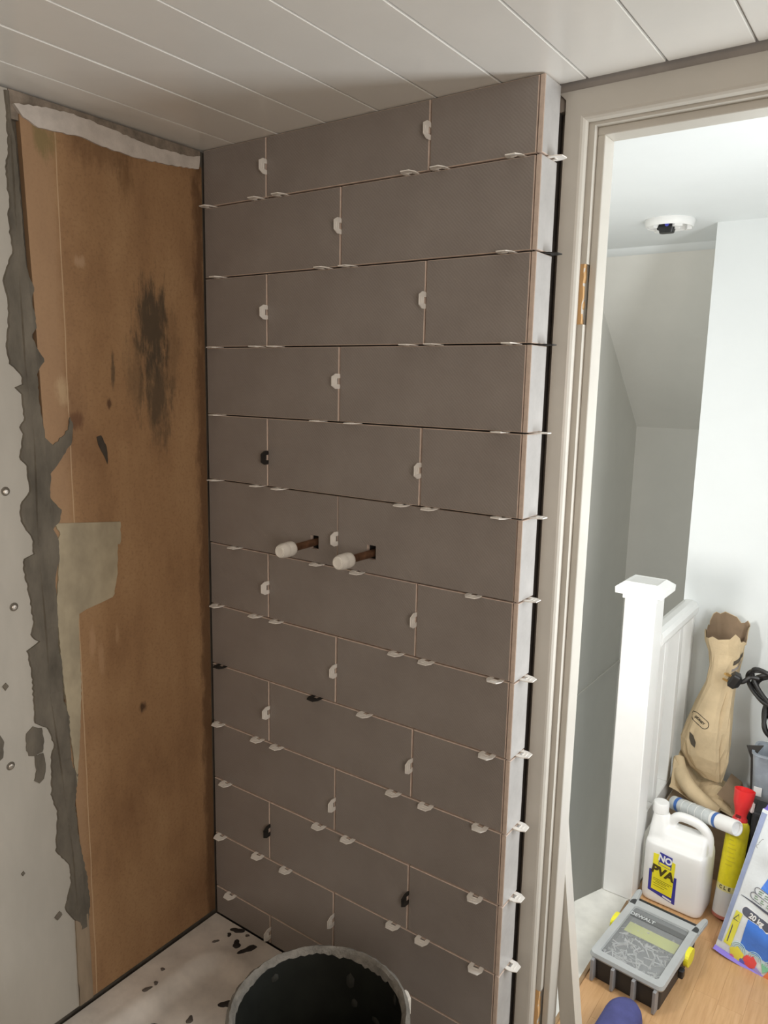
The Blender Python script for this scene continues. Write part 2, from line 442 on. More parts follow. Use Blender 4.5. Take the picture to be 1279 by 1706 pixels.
patch('cement_spur', [(-.405,1.52),(-.392,1.506),(-.385,1.500),(-.365,1.515),(-.352,1.528),(-.347,1.552),(-.341,1.535),(-.345,1.505),(-.360,1.484),(-.378,1.462),(-.392,1.448),(-.405,1.43)], CEMENT, .0018, .0014, .006)
fillL = [(-.394,1.352),(-.380,1.326),(-.390,1.309),(-.387,1.273),(-.396,1.184),(-.394,1.096),(-.391,1.033),(-.386,.97),(-.381,.90),(-.373,.79)]
fillR = [(-.243,1.352),(-.244,1.305),(-.251,1.287),(-.256,1.217),(-.265,1.185),(-.262,1.176),(-.290,1.170),(-.347,1.160),(-.350,1.13),(-.350,1.06),(-.351,.996),(-.363,.86),(-.371,.79)]
strip('filler_patch', fillL, fillR, 1.349, .79, FILLER, .0018, .115)
patch('plaster_strip', [(-0.426,2.094),(-0.383,2.102),(-0.312,2.108),(-0.236,2.103),(-0.139,2.095),(-0.046,2.097),(-0.010,2.105),(-0.014,2.078),(-0.078,2.070),(-0.169,2.064),(-0.251,2.066),(-0.302,2.072),(-0.35,2.068),(-0.382,2.066),(-0.410,2.076)], PLASTERW, .004)
patch('tan_strip', [(-.392, .49), (-.362, .49), (-.360, .284), (-.392, .284)], TAPE, .003, .001, .02)
dab('dark_smear', [(-0.290,1.511),(-0.280,1.514),(-0.270,1.495),(-0.267,1.477),(-0.268,1.455),(-0.277,1.476),(-0.287,1.496)], mat('dark_smear', (.060, .048, .036, 1), .9, .2, 40), .0010)
for nm, poly in (('cement_blob', [(-.472,.945),(-.458,.955),(-.440,.945),(-.437,.915),(-.442,.895),(-.457,.893),(-.470,.898),(-.474,.918)]),
                 ('cement_blob', [(-.458,.893),(-.440,.892),(-.437,.86),(-.442,.838),(-.452,.832),(-.462,.842),(-.456,.862)]),
                 ('cement_blob', [(-.545,.97),(-.523,.962),(-.516,.945),(-.520,.915),(-.545,.905)]),
                 ('cement_blob', [(-.437,.525),(-.425,.533),(-.420,.522),(-.431,.515)]),
                 ('cement_blob', [(-.512,1.055),(-.505,1.06),(-.500,1.052),(-.507,1.045)]),
                 ('cement_blob', [(-.500,.66),(-.495,.664),(-.492,.658),(-.497,.654)]),
                 ('cement_blob', [(-.409,.545),(-.402,.553),(-.398,.54),(-.405,.532)])):
    dab(nm, poly, CEMENT, .0016)
bm = bmesh.new()
mx = Matrix.Rotation(PI/2, 4, 'Y')
lathe(bm, [(.0052, 0), (.0052, .0012), (.0040, .0022), (.0022, .0022), (.0016, .0010)], 14, mx)
screw_o = obj('screw', bm, mat('zinc_screw', (.55, .5, .44, 1), .4, .15, metal=.8), wall_left, True, (0, -.482, 1.42))
for (y, z) in ((-.480, 1.201), (-.506, .891)): inst('screw', screw_o.data, wall_left, (0, y, z))
for (y, z) in ((-.482, 1.42), (-.480, 1.201), (-.506, .891)):
    bm = bmesh.new(); lathe(bm, [(.0085, 0), (.0080, .0004)], 12, mx)
    obj('screw_dimple', bm, CEMENT, wall_left, False, (-.0008, y, z+.001))

# ---- bathroom floor, front wall with a window, side wall
struct('floor_bathroom', bbox(-.1, 1.95, -2.3, .157, -.1, -.001), mat('bath_floor', (.30, .26, .22, 1), .7), 'bare bathroom floor under the shower tray')
CREAM = mat('cream_wall', (.62, .56, .49, 1), .85, .06)
bm = bmesh.new(); box(bm, -.1, 2.05, -2.42, -2.3, 0, LZ)
struct('wall_front', bm, CREAM, 'plain bathroom wall behind the viewer')
bm = bmesh.new()
for a, b, c, d in ((-2.3, -1.85, 0, LZ), (-1.05, .157, 0, LZ), (-1.85, -1.05, 0, 1.2), (-1.85, -1.05, 2.0, LZ)): box(bm, 1.95, 2.05, a, b, c, d)
struct('wall_right', bm, CREAM, 'bathroom side wall with its window, out of view')
bm = bmesh.new()
for a, b, c, d in ((-1.85, -1.81, 1.2, 2.0), (-1.09, -1.05, 1.2, 2.0), (-1.81, -1.09, 1.2, 1.24), (-1.81, -1.09, 1.96, 2.0)): box(bm, 1.96, 2.0, a, b, c, d)
struct('window_2', bm, SATINW, 'white bathroom window frame, out of view')
# ---- ceiling planks
ceiling = structE('ceiling', 'low bathroom ceiling of glossy white plastic cladding planks')
bm = bmesh.new(); box(bm, -.1, 1.95, -2.3, .060, CZ+.0045, CZ+.03)
obj('ceiling_backing', bm, PVC_GAP, ceiling)
def plank_mesh(w, l):
    bm = bmesh.new()
    pr = [(0, .0045), (.0004, .0012), (.0022, 0), (w-.0008, 0), (w, .0008), (w, .0055), (0, .0055)]
    prism(bm, [(x, 0, z) for x, z in pr], (0, l, 0))
    bmesh.ops.recalc_face_normals(bm, faces=bm.faces[:])
    me = D.meshes.new('plank'); bm.to_mesh(me); bm.free(); me.materials.append(PVC); return me
pm = plank_mesh(.1222, 2.356)
for k in range(-1, 15):
    inst('plank', pm, ceiling, (.094+.125*k + .0008, -2.295, CZ + random.uniform(0, .0005)))
# ---- door lining and architraves
door = structE('door_1', 'white painted doorway frame with moulded architrave and no door hung')
DX0, DX1 = .790, 1.668
prof = [(0, .096), (0, .078), (.040, .078), (.0435, .080), (.0465, .084), (.048, .090), (.048, .096)]
AT = 2.112
def arch_leg(side):
    bm = bmesh.new(); a = []; b = []
    for d, y in prof:
        x = max(.8025, DX0 + d) if side == 0 else DX1 - d
        a.append(bm.verts.new((x, y, 0))); b.append(bm.verts.new((x, y, AT-(x-DX0) if side == 0 else AT-d)))
    n = len(a)
    for i in range(n): bm.faces.new((a[i], a[(i+1) % n], b[(i+1) % n], b[i]))
    bm.faces.new(a); bm.faces.new(b[::-1]); return bm
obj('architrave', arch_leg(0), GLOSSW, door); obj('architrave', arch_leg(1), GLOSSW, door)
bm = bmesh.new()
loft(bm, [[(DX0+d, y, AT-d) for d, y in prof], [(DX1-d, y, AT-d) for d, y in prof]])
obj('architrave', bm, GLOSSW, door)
LX = .848; SX = .861; LXr = DX0+DX1-LX
HB = ((.315, .424), (1.737, 1.838))
bm = bmesh.new()
zz = [0, HB[0][0], HB[0][1], HB[1][0], HB[1][1], 2.085]
for i in range(5):
    rec = i in (1, 3)
    box(bm, .812, LX - (.004 if rec else 0), .097, .157, zz[i], zz[i+1])
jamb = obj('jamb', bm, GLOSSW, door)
for a, b in HB:
    bm = bmesh.new()
    n = 9; fr = []; bk = []
    for i in range(n+1):
        z = a + (b-a)*i/n
        j = random.uniform(-.0022, .0010) if 0 < i < n else 0
        fr.append((LX-.0035+random.uniform(-.0012, .0012), .0965, z)); bk.append((LX-.0035+random.uniform(-.001, .001), .1105+j, z))
    fr2 = [(x-.012, .0962, z) for x, y, z in fr]
    fr2 = [(LX-.0125 + random.uniform(-.001, .001), .0958, z) for x, y, z in fr]
    loft(bm, [fr2, fr, bk], False, False, 0, False)
    obj('hinge_recess', bm, RAWWOOD, jamb, recalc=False)
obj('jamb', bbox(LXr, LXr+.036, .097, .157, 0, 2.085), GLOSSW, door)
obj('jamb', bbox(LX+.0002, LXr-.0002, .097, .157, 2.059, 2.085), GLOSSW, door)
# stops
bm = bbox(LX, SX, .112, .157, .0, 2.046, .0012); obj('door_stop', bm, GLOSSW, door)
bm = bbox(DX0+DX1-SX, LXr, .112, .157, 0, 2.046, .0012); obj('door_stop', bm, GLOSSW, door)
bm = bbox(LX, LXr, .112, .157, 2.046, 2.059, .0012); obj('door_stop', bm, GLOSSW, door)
# wall around the doorway
bm = bmesh.new()
box(bm, .788, 1.95, .0865, .156, 2.0855, LZ); box(bm, DX1-.02, 1.95, .098, .156, 0, 2.09); box(bm, .788, .811, .104, .156, 0, 2.09)
struct('wall_doorway', bm, mat('door_wall', (.40, .35, .30, 1), .9, .15), 'thin strip of wall around and above the doorway')

# ---- landing
floor = structE('floor', 'honey-coloured wood strip floor of the landing')
def make_floorwood():
    m = D.materials.new('floor_wood'); n = N(m)
    info = n.t.nodes.new('ShaderNodeObjectInfo').outputs['Random']
    gr = n.noise(30, 5, .6, stretch=(3, .25, 1))
    c = n.ramp(gr, [(.25, srgb(192, 148, 102)), (.55, srgb(213, 171, 124)), (.8, srgb(223, 186, 142))])
    c = n.mix(n.math('MULTIPLY', info, .35), c, srgb(198, 152, 106))
    n.link(c, n.b.inputs['Base Color']); n.b.inputs['Roughness'].default_value = .35
    return m
FW = make_floorwood()
bm = bbox(.742, 1.66, .10, 1.62, -.05, -.006); obj('floor_base', bm, mat('floor_base', (.15, .10, .06, 1), .9), floor)
pmesh = {}
for i in range(13):
    x0 = .7445 + i*.065
    y = .10 - random.uniform(0, .3)
    while y < 1.6:
        l = random.choice((.28, .34, .40)); y0 = max(.10, y); y1 = min(1.6, y+l)
        if y1 - y0 > .02:
            k = round(y1-y0, 3)
            if k not in pmesh:
                b2 = bbox(0, .0648, 0, k-.0002, -.0055, 0, .0002); me = D.meshes.new('floor_strip'); b2.to_mesh(me); b2.free(); me.materials.append(FW); pmesh[k] = me
            inst('floor_strip', pmesh[k], floor, (x0, y0, 0))
        y += l
bm = bmesh.new()
prism(bm, [(.600, .16, -.03), (.742, .16, -.03), (.742, 1.6, -.03), (.655, 1.6, -.03), (.655, 1.08, -.03), (.605, .96, -.03)], (0, 0, .034))
struct('trim_1', bm, mat('worn_white', (.74, .73, .68, 1), .6, .14, 14), 'worn white-painted landing edge board along the stairwell')
struct('trim_2', bbox(.738, .748, .16, 1.064, -.01, .0055, .001), mat('oak_beading', (.36, .23, .12, 1), .5, .3), 'thin brown beading between wood floor and white edge board')
bm = bmesh.new(); box(bm, .704, 1.90, 1.6, 2.9, -2.0, LZ)
struct('wall_landing', bm, WALLW, 'bright white landing wall facing the doorway')
bm = bmesh.new(); box(bm, .0, .115, .157, 2.9, -2.0, LZ)
struct('wall_stair', bm, WALLG, 'shaded side wall of the stairwell')
struct('trim_3', bbox(.1145, .122, .30, 2.8, .14, .158, .002), WALLG, 'painted ledge line along the stairwell side wall')
bm = bmesh.new(); box(bm, .115, .704, 2.8, 2.9, -2.0, 1.45)
struct('wall_stair_end', bm, WALLG, 'shaded end wall of the stairwell')
bm = bmesh.new(); prism(bm, [(.115, 1.965, LZ+.001), (.115, 2.83, 1.40), (.115, 2.9, 1.46), (.115, 2.9, LZ+.001)], (.589, 0, 0))
struct('ceiling_slope', bm, WALLG, 'sloping soffit above the stairs')
bm = bmesh.new(); prism(bm, [(.115, 1.935, LZ), (.115, 1.95, LZ-.016), (.115, 1.985, LZ-.022), (.115, 1.985, LZ)], (.589, 0, 0))
struct('trim_4', bm, WALLW, 'narrow white cove where landing ceiling meets sloping soffit', True)
bm = bmesh.new(); box(bm, .0, 1.90, .157, 1.99, LZ, LZ+.1)
struct('ceiling_landing', bm, WALLW, 'white landing ceiling carrying the open alarm base')
bm = bmesh.new()
for a, b, c, d in ((.157, .25, 0, LZ), (.68, 1.7, 0, LZ), (.25, .68, 0, .66), (.25, .68, 1.94, LZ)): box(bm, 1.60, 1.66, a, b, c, d)
struct('wall_landing_end', bm, WALLW, 'end wall of the landing with its window, out of view')
bm = bmesh.new()
for a, b, c, d in ((.25, .275, .66, 1.94), (.655, .68, .66, 1.94), (.275, .655, .66, .685), (.275, .655, 1.915, 1.94)): box(bm, 1.62, 1.65, a, b, c, d)
struct('window_1', bm, SATINW, 'white landing window frame, out of view')
bm = bmesh.new(); box(bm, .0, .80, .157, 2.9, -2.1, -2.0)
struct('floor_stair', bm, mat('stair_floor', (.45, .41, .36, 1), .9), 'floor at the foot of the stairwell')
# skirting on landing wall
struct('baseboard_landing', bbox(.77, 1.60, 1.585, 1.6, 0, .11, .003), SATINW, 'white skirting board along the landing wall')

# ================================================================== THINGS
# ---- levelling clips
def clip_mesh(m, w=.030, d=.022, t=.0018):
    bm = bmesh.new()
    out = [(-w/2, 0), (-w/2, -.011), (-w/2+.006, -d), (w/2-.006, -d), (w/2, -.011), (w/2, 0), (.0058, 0), (.0058, -.0075), (-.0058, -.0075), (-.0058, 0)]
    prism(bm, [(x, y, -t/2) for x, y in out], (0, 0, t))
    box(bm, -.0058, .0058, -.0085, -.0070, -t*.9, t*.9)
    prism(bm, [(x, y, t/2) for x, y in ((-.006, -.0125), (.006, -.0125), (.006, -.0150), (-.006, -.0150))], (0, 0, .0006))
    # tongue that runs back into the joint
    box(bm, -w/2+.001, -.0062, 0, .011, -t*.45, t*.45); box(bm, .0062, w/2-.001, 0, .011, -t*.45, t*.45)
    bmesh.ops.triangulate(bm, faces=[f for f in bm.faces if len(f.verts) > 4])
    bmesh.ops.recalc_face_normals(bm, faces=bm.faces[:])
    me = D.meshes.new('levelling_clip'); bm.to_mesh(me); bm.free(); me.materials.append(m); return me
CW = clip_mesh(CLIP); CD = clip_mesh(CLIPDARK)
ORD = ['first', 'second', 'third', 'fourth', 'fifth', 'sixth', 'seventh', 'eighth', 'ninth', 'tenth', 'eleventh', 'twelfth', 'thirteenth']
HC = {1: [0.021, 0.167, 0.234, 0.549, 0.611, 0.755], 2: [0.048, 0.348, 0.409, 0.746], 3: [0.033, 0.164, 0.218, 0.553, 0.608, 0.763],
      4: [0.038, 0.336, 0.426, 0.749], 5: [0.029, 0.164, 0.23, 0.55, 0.612, 0.759], 6: [0.091, 0.337, 0.444, 0.712],
      7: [0.029, 0.156, 0.22, 0.545, 0.616, 0.764], 8: [0.036, 0.335, 0.47, 0.755], 9: [0.027, 0.159, 0.221, 0.547, 0.625, 0.747],
      10: [0.049, 0.348, 0.43, 0.743], 11: [0.028, 0.157, 0.248, 0.554, 0.627, 0.752], 12: [0.06]}
DARKH = {(8, 0), (8, 1)}
G1 = 'tile clips in the level joints'; G2 = 'tile clips in the upright joints'; G3 = 'tile clips on the end of the tiled wall'
for k, xs in HC.items():
    z = 2.0 - (k-1)*H
    for i, x in enumerate(xs):
        dk = (k, i) in DARKH
        o = inst('levelling_clip', CD if dk else CW, None, (x, -.0005, z), (random.uniform(-.05, .05), 0, random.uniform(-.12, .12)))
        c = 'blackened' if dk else 'white'
        tag(o, f'{c} tile clip, {ORD[i]} from the brown board, in the {ORD[k-1]} level joint below the ceiling', 'tile clip', G1)
VC = [(1, .191, 2.06), (1, .586, 2.066), (2, .388, 1.926), (3, .191, 1.771), (3, .586, 1.779), (4, .388, 1.631), (5, .191, 1.464), (5, .586, 1.469), (6, .388, 1.311), (7, .191, 1.172), (7, .586, 1.177), (8, .388, 1.024), (9, .191, 0.875), (9, .586, 0.872), (10, .388, 0.715), (11, .191, 0.577), (11, .586, 0.575), (12, .388, 0.431), (13, .191, 0.303)]
DARKV = {(5, .191), (11, .191), (11, .586)}
for (r, x, z) in VC:
    dk = (r, x) in DARKV
    o = inst('levelling_clip', CD if dk else CW, None, (x, -.0005, z), (0, PI/2, random.uniform(-.08, .08)))
    o.rotation_euler = (random.uniform(-.08, .08), PI/2, 0)
    w = 'single middle joint' if r % 2 == 0 else ('joint nearer the brown board' if x < .3 else 'joint nearer the doorway')
    tag(o, f'{"blackened" if dk else "white"} upright tile clip in the {w}, {ORD[r-1]} tile row down', 'tile clip', G2)
for k in range(1, 12):
    z = 2.0 - (k-1)*H
    x = XR
    dk = k in (2, 3)
    o = inst('levelling_clip', CD if dk else CW, None, (x+.0005, .040 + random.uniform(-.004, .004), z), (random.uniform(-.05, .05), 0, PI/2 + random.uniform(-.06, .06)))
    tag(o, f'{"dark" if dk else "white"} tile clip jutting past the door frame, {ORD[k-1]} one down the wall end', 'tile clip', G3)

# ---- capped pipes
def pipe(x, z, lab, sag):
    t = thing('capped_pipe', (x, .0305, z), lab, 'pipe', 'capped water pipes', (sag, 0, 0))
    bm = bmesh.new(); m = Matrix.Rotation(PI/2, 4, 'X')
    lathe(bm, [(.0078, 0), (.0078, .105), (.0074, .106)], 18, m); obj('pipe', bm, COPPER, t, True)
    bm = bmesh.new()
    lathe(bm, [(.0082, .096), (.0105, .0965), (.0148, .101), (.0155, .106), (.0155, .118), (.0150, .1195), (.0155, .121), (.0150, .130), (.0128, .136), (.0126, .1372), (.0112, .1376), (.0108, .1395), (.0085, .1400), (.0080, .1385), (.0, .1384)], 22, m, cap1=False)
    obj('stop_cap', bm, CAPW, t, True)
    return t
pipe(.326, 1.295, 'white-capped copper pipe from the square hole nearer the brown board', .02)
pipe(.475, 1.292, 'white-capped copper pipe from the square hole nearer the doorway', .0)

# ---- shower tray
def tray():
    bm = bmesh.new(); nx, ny = 64, 90; X0, X1, Y0, Y1 = .002, .786, -1.25, -.003
    def sm(t): t = min(1, max(0, t)); return t*t*(3-2*t)
    g = []
    for i in range(nx+1):
        r = []
        for j in range(ny+1):
            x = X0+(X1-X0)*i/nx; y = Y0+(Y1-Y0)*j/ny
            # rounded-rectangle signed distance of the basin
            cx, cy, hw, hh, rr = .394, -.63, .315, .545, .07
            qx = abs(x-cx)-hw+rr; qy = abs(y-cy)-hh+rr
            sd = math.hypot(max(qx, 0), max(qy, 0)) + min(max(qx, qy), 0) - rr
            z = .272 - .022*sm((-sd)/.045) - .006*sm((-sd-.02)/.3) + .0025*math.exp(-(sd/.012)**2)
            r.append(bm.verts.new((x, y, z)))
        g.append(r)
    for i in range(nx):
        for j in range(ny): bm.faces.new((g[i][j], g[i+1][j], g[i+1][j+1], g[i][j+1]))
    # skirt down to the floor
    per = [g[i][0] for i in range(nx+1)] + [g[nx][j] for j in range(1, ny+1)] + [g[i][ny] for i in range(nx-1, -1, -1)] + [g[0][j] for j in range(ny-1, 0, -1)]
    low = [bm.verts.new((v.co.x, v.co.y, 0)) for v in per]
    for i in range(len(per)):
        j = (i+1) % len(per); bm.faces.new((per[i], low[i], low[j], per[j]))
    bm.faces.new(low)
    return bm
t = thing('shower_tray', (0, 0, 0), 'raised white shower tray with soft rim, spattered, in the wall corner', 'shower tray')
obj('tray', tray(), TRAYM, t, True)
def tray_z(x, y):
    def sm(t): t = min(1, max(0, t)); return t*t*(3-2*t)
    cx, cy, hw, hh, rr = .394, -.63, .315, .545, .07
    qx = abs(x-cx)-hw+rr; qy = abs(y-cy)-hh+rr
    sd = math.hypot(max(qx, 0), max(qy, 0)) + min(max(qx, qy), 0) - rr
    return .272 - .022*sm((-sd)/.045) - .006*sm((-sd-.02)/.3) + .0025*math.exp(-(sd/.012)**2)

# ---- adhesive droppings on the tray
blobs = [(.094, -.016, .016, .008, .5, 'long flat dark adhesive dropping right against the tiles in the tray corner'),
         (.088, -.038, .006, .006, 0, 'small round dark adhesive crumb near the tray corner'),
         (.126, -.050, .010, .014, .4, 'oval dark adhesive dropping on the tray rim below the tiles'),
         (.160, -.046, .010, .022, -.5, 'curved dark adhesive dropping closest to the bucket rim'),
         (.225, -.172, .017, .011, .9, 'dark adhesive dropping beside the side of the bucket'),
         (.048, -.209, .006, .004, .9, 'tiny adhesive crumb highest on the tray rim along the brown board'),
         (.069, -.269, .011, .006, .9, 'elongated grey adhesive crumb lowest of three along the tray rim'),
         (.071, -.246, .006, .005, .3, 'middle grey adhesive crumb of three along the tray rim'),
         (.139, -.318, .018, .010, .8, 'dark adhesive dropping in the basin at the picture edge'),
         (.078, -.074, .008, .004, 1.1, 'thin greyish adhesive streak on the tray rim corner'),
         (.126, -.014, .005, .004, 0, 'small grey adhesive crumb touching the foot of the tiles'),
         (.190, -.250, .011, .007, -.6, 'pale grey adhesive smear in the tray basin')]
for i, (x, y, a, b, ang, lab) in enumerate(blobs):
    bm = bmesh.new(); n = 18; h = .0035 if a < .012 else .005
    ph = [random.uniform(0, 6.28) for _ in range(3)]
    rings = []
    for s, hh in ((1.0, 0), (.93, h*.55), (.70, h*.9), (.30, h)):
        r = []
        for k in range(n):
            th = 2*PI*k/n
            f = 1 + .25*math.sin(2*th+ph[0]) + .16*math.sin(3*th+ph[1]) + .08*math.sin(5*th+ph[2])
            px = a*f*s*math.cos(th); py = b*f*s*math.sin(th)
            r.append((px*math.cos(ang)-py*math.sin(ang), px*math.sin(ang)+py*math.cos(ang), hh))
        rings.append(r)
    loft(bm, rings)
    m = DAB if i not in (6, 7, 9, 10, 11, 5) else mat('grey_adhesive', (.13, .11, .095, 1), .9, .3, 40)
    o = obj('adhesive_dropping', bm, m, None, True, (x, y, tray_z(x, y)-.0008))
    tag(o, lab, 'dropping', 'adhesive droppings on the shower tray')

# ---- bucket
bx, by, bz = .608, -.312, .2445
t = thing('mixing_bucket', (bx, by, bz), 'black builder bucket with mortar-crusted rim standing in the shower tray', 'bucket')
bm = bmesh.new()
lathe(bm, [(.108, .004), (.112, 0), (.118, .002), (.146, .265), (.150, .272), (.158, .276), (.160, .284), (.157, .302), (.152, .306), (.149, .303), (.147, .290), (.143, .262), (.114, .006), (.0, .006)], 56, cap0=True, cap1=False)
obj('bucket_body', bm, BUCKET, t, True)
bm = bmesh.new(); rings = []
for k in range(120):
    th = 2*PI*k/120; j = lambda a: random.uniform(-a, a)
    rings.append([Vector(((r+j(.0012))*math.cos(th), (r+j(.0012))*math.sin(th), z+j(.0015))) for r, z in ((.1602, .290), (.1592, .3040), (.1530, .3085), (.1475, .3040), (.1448, .294 + .005*math.sin(3*th) + j(.003)), (.1500, .301), (.1530, .3040), (.157, .301))])
rings.append(rings[0])
vs = loft(bm, rings[:-1], False, False)
n = len(vs[0])
for q in range(n): bm.faces.new((vs[-1][q], vs[-1][(q+1) % n], vs[0][(q+1) % n], vs[0][q]))
obj('mortar_crust', bm, CRUST, t, True)
bm = bmesh.new()
for _ in range(26):
    th = random.uniform(0, 2*PI); z = random.uniform(.08, .28); r = .114+.033*(z/.29) - .001
    s = random.uniform(.004, .014)
    mtx = Matrix.Translation((r*math.cos(th), r*math.sin(th), z)) @ Matrix.Rotation(th, 4, 'Z') @ Matrix.Diagonal((.25, 1, random.uniform(.6, 2), 1))
    bmesh.ops.create_icosphere(bm, subdivisions=1, radius=s, matrix=mtx)
obj('mortar_splashes', bm, mat('wet_mortar', (.022, .021, .015, 1), .8, .4, 40), t, True)['kind'] = 'stuff'
bm = bmesh.new(); box(bm, .155, .1675, -.012, .012, .262, .300); bmesh.ops.bevel(bm, geom=bm.edges[:], offset=.003, segments=2, affect='EDGES')
lug = obj('handle_lug', bm, CAPW, t); lug.rotation_euler = (0, 0, .92); lug['label'] = 'white plastic handle lug'
# ---- balustrade
t = thing('stair_balustrade', (.703, 1.116, 0.004), 'white painted newel post, handrail and spindles beside the stairwell', 'balustrade')
np_ = obj('newel_post', bbox(-.047, .047, -.047, .047, 0, 1.005, .003), SATINW, t)
bm = bmesh.new()
def sq(h, z): return [(a*h, b*h, z) for a, b in ((-1, -1), (1, -1), (1, 1), (-1, 1))]
loft(bm, [sq(.052, .992), sq(.052, 1.005), sq(.070, 1.009), sq(.071, 1.028), sq(.048, 1.045), sq(.040, 1.0435)])
obj('newel_cap', bm, SATINW, np_)
bm = bmesh.new()
hp = [(-.026, .828), (.026, .828), (.031, .840), (.031, .858), (.024, .872), (.010, .878), (-.010, .878), (-.024, .872), (-.031, .858), (-.031, .840)]
prism(bm, [(x+.024, .047, z) for x, z in hp], (0, .436, 0)); obj('handrail', bm, SATINW, t)
obj('base_rail', bbox(.0, .046, .047, .483, .19, .265, .003), SATINW, t)
for yc in (.135, .310):
    obj('spindle', bbox(.004, .045, yc-.0205, yc+.0205, .265, .829, .002), SATINW, t)
obj('half_newel', bbox(-.0, .046, .455, .483, 0, .829, .002), SATINW, t)

# ---- smoke alarm base
t = thing('smoke_alarm_base', (.58, 1.49, LZ), 'round white alarm base with exposed black connector on the landing ceiling', 'smoke alarm')
bm = bmesh.new()
lathe(bm, [(.078, 0), (.079, -.004), (.076, -.020), (.072, -.024), (.068, -.022), (.066, -.008), (.0, -.008)], 40, cap1=False)
obj('base_ring', bm, SATINW, t, True)
for a in (.5, 2.4, 4.0, 5.4):
    obj('clip_tab', bbox(.052, .068, -.014, .014, -.030, -.006, .001), SATINW, t, rot=(0, 0, a))
bm = bmesh.new(); loft(bm, [rrect(.050, .034, .008, -.010, -.002, -.018), rrect(.052, .036, .008, -.026, -.002, -.020), rrect(.044, .030, .010, -.044, -.002, -.020)])
cn = obj('wire_connector', bm, BLACK, t)
bm = bmesh.new(); tube(bm, catmull([(-.03, .0, -.012), (-.034, -.012, -.026), (-.024, -.02, -.030)]), .004, 8); obj('wire', bm, BLACK, t, True)
bm = bmesh.new(); tube(bm, catmull([(.02, .0, -.012), (.034, -.012, -.026), (.022, -.02, -.032)]), .003, 8)
obj('wire', bm, BLACK, t, True)
bm = bmesh.new(); lathe(bm, [(.007, -.0375), (.007, -.0395)], 12, Matrix.Translation((.002, 0, 0)) @ Matrix.Rotation(PI/2, 4, 'X') @ Matrix.Translation((0, -.019, .077)))
obj('blue_tab', bm, mat('blue_tab', (.10, .11, .55, 1), .4), t)
bm = bmesh.new(); loft(bm, [rrect(.02, .02, .004, -.008, .032, -.02), rrect(.018, .018, .004, -.034, .032, -.02)])
obj('terminal_block', bm, SATINW, t)

# ---- jerrycan
def jerrycan():
    t = thing('glue_jerrycan', (.861, 1.172, .0012), 'white plastic jerrycan of glue with yellow label by the newel post', 'jerrycan', None, (0, 0, -.06))
    bm = bmesh.new()
    W, Dp = .192, .136
    loft(bm, [rrect(W-.02, Dp-.02, .02, 0), rrect(W-.004, Dp-.004, .028, .006), rrect(W, Dp, .03, .02), rrect(W, Dp, .03, .185), rrect(W-.004, Dp-.004, .03, .202), rrect(W-.03, Dp-.04, .02, .214)])
    # shoulder lump under the neck
    loft(bm, [rrect(.070, .116, .024, .18, -.058, 0), rrect(.064, .088, .024, .228, -.061, 0), rrect(.054, .060, .022, .262, -.064, 0), rrect(.045, .045, .021, .282, -.066, 0)])
    # front and back slopes climbing to the handle
    loft(bm, [rrect(.150, .126, .02, .195, .016, 0), rrect(.138, .074, .015, .236, .018, 0), rrect(.128, .036, .012, .252, .018, 0)])
    # handle arch
    tube(bm, catmull([(-.040, 0, .205), (-.034, 0, .250), (-.016, 0, .282), (.020, 0, .287), (.058, 0, .278), (.082, 0, .250), (.084, 0, .19)], 5), .0155, 10)
    body = fused('can_body', bm, mat('hdpe_white', (.88, .88, .86, 1), .38, .02, spec=.5), t, .0035, 5)
    bm = bmesh.new(); lathe(bm, [(.021, .272), (.021, .280), (.0245, .282), (.0245, .312), (.0225, .3145), (.0, .3145)], 24, Matrix.Translation((-.070, 0, 0)), cap1=False)
    obj('screw_cap', bm, SATINW, t, True)
    # printed label on the front face
    fy = -Dp/2 + .0003
    BL = mat('label_blue', (.045, .045, .33, 1), .45); YL = mat('label_yellow', (.90, .80, .03, 1), .45); DK = mat('label_ink', (.075, .055, .01, 1), .6)
    lx = lambda x: (x+.023)*1.22-.026
    lz = lambda z: (z-.02)*1.12+.028
    def decal(name, poly, m, lift, par):
        bm = bmesh.new(); prism(bm, [(lx(x), fy-lift, lz(z)) for x, z in poly], (0, .0006, 0)); return obj(name, bm, m, par)
    lab = decal('label', [(-.058, .033), (.012, .016), (.012, .098), (.005, .098), (.004, .04), (-.049, .045), (-.050, .098), (-.058, .098)], BL, .0012, t)
    lab['label'] = 'blue and yellow printed label'
    decal('yellow_panel', [(-.050, .040), (.0035, .033), (.0065, .140), (-.012, .146), (-.030, .150), (-.050, .150)], YL, .0016, lab)
    decal('logo_frame', [(-.036, .121), (-.003, .116), (-.002, .154), (-.034, .159)], BL, .0020, lab)
    decal('logo_strip', [(-.034, .1225), (-.005, .118), (-.005, .1245), (-.034, .129)], YL, .0024, lab)
    WH = mat('ink_white', (.9, .9, .9, 1), .5)
    decal('barcode_strip', [(-.019, .0262), (.004, .0202), (.004, .0252), (-.019, .0312)], WH, .0020, lab)
    text('logo_text', 'NO', .030, WH, lab, (lx(-.0195), fy-.0026, lz(.1405)), (PI/2, .13, 0), sx=.9, bold=.0012)
    text('label_text', 'PVA', .0395, DK, lab, (lx(-.0235), fy-.0022, lz(.0985)), (PI/2, .16, 0), sx=1.0, bold=.0018)
    bm = bmesh.new()
    for k, (z, a, b) in enumerate(((.076, -.046, .002), (.071, -.046, -.004), (.066, -.040, -.012), (.061, -.046, -.008), (.054, -.044, -.016))):
        prism(bm, [(lx(a), fy-.0020, lz(z)), (lx(b), fy-.0020, lz(z-(b-a)*.13)), (lx(b), fy-.0020, lz(z-(b-a)*.13-.0010)), (lx(a), fy-.0020, lz(z-.0010))], (0, .0004, 0))
    obj('small_print', bm, DK, lab)
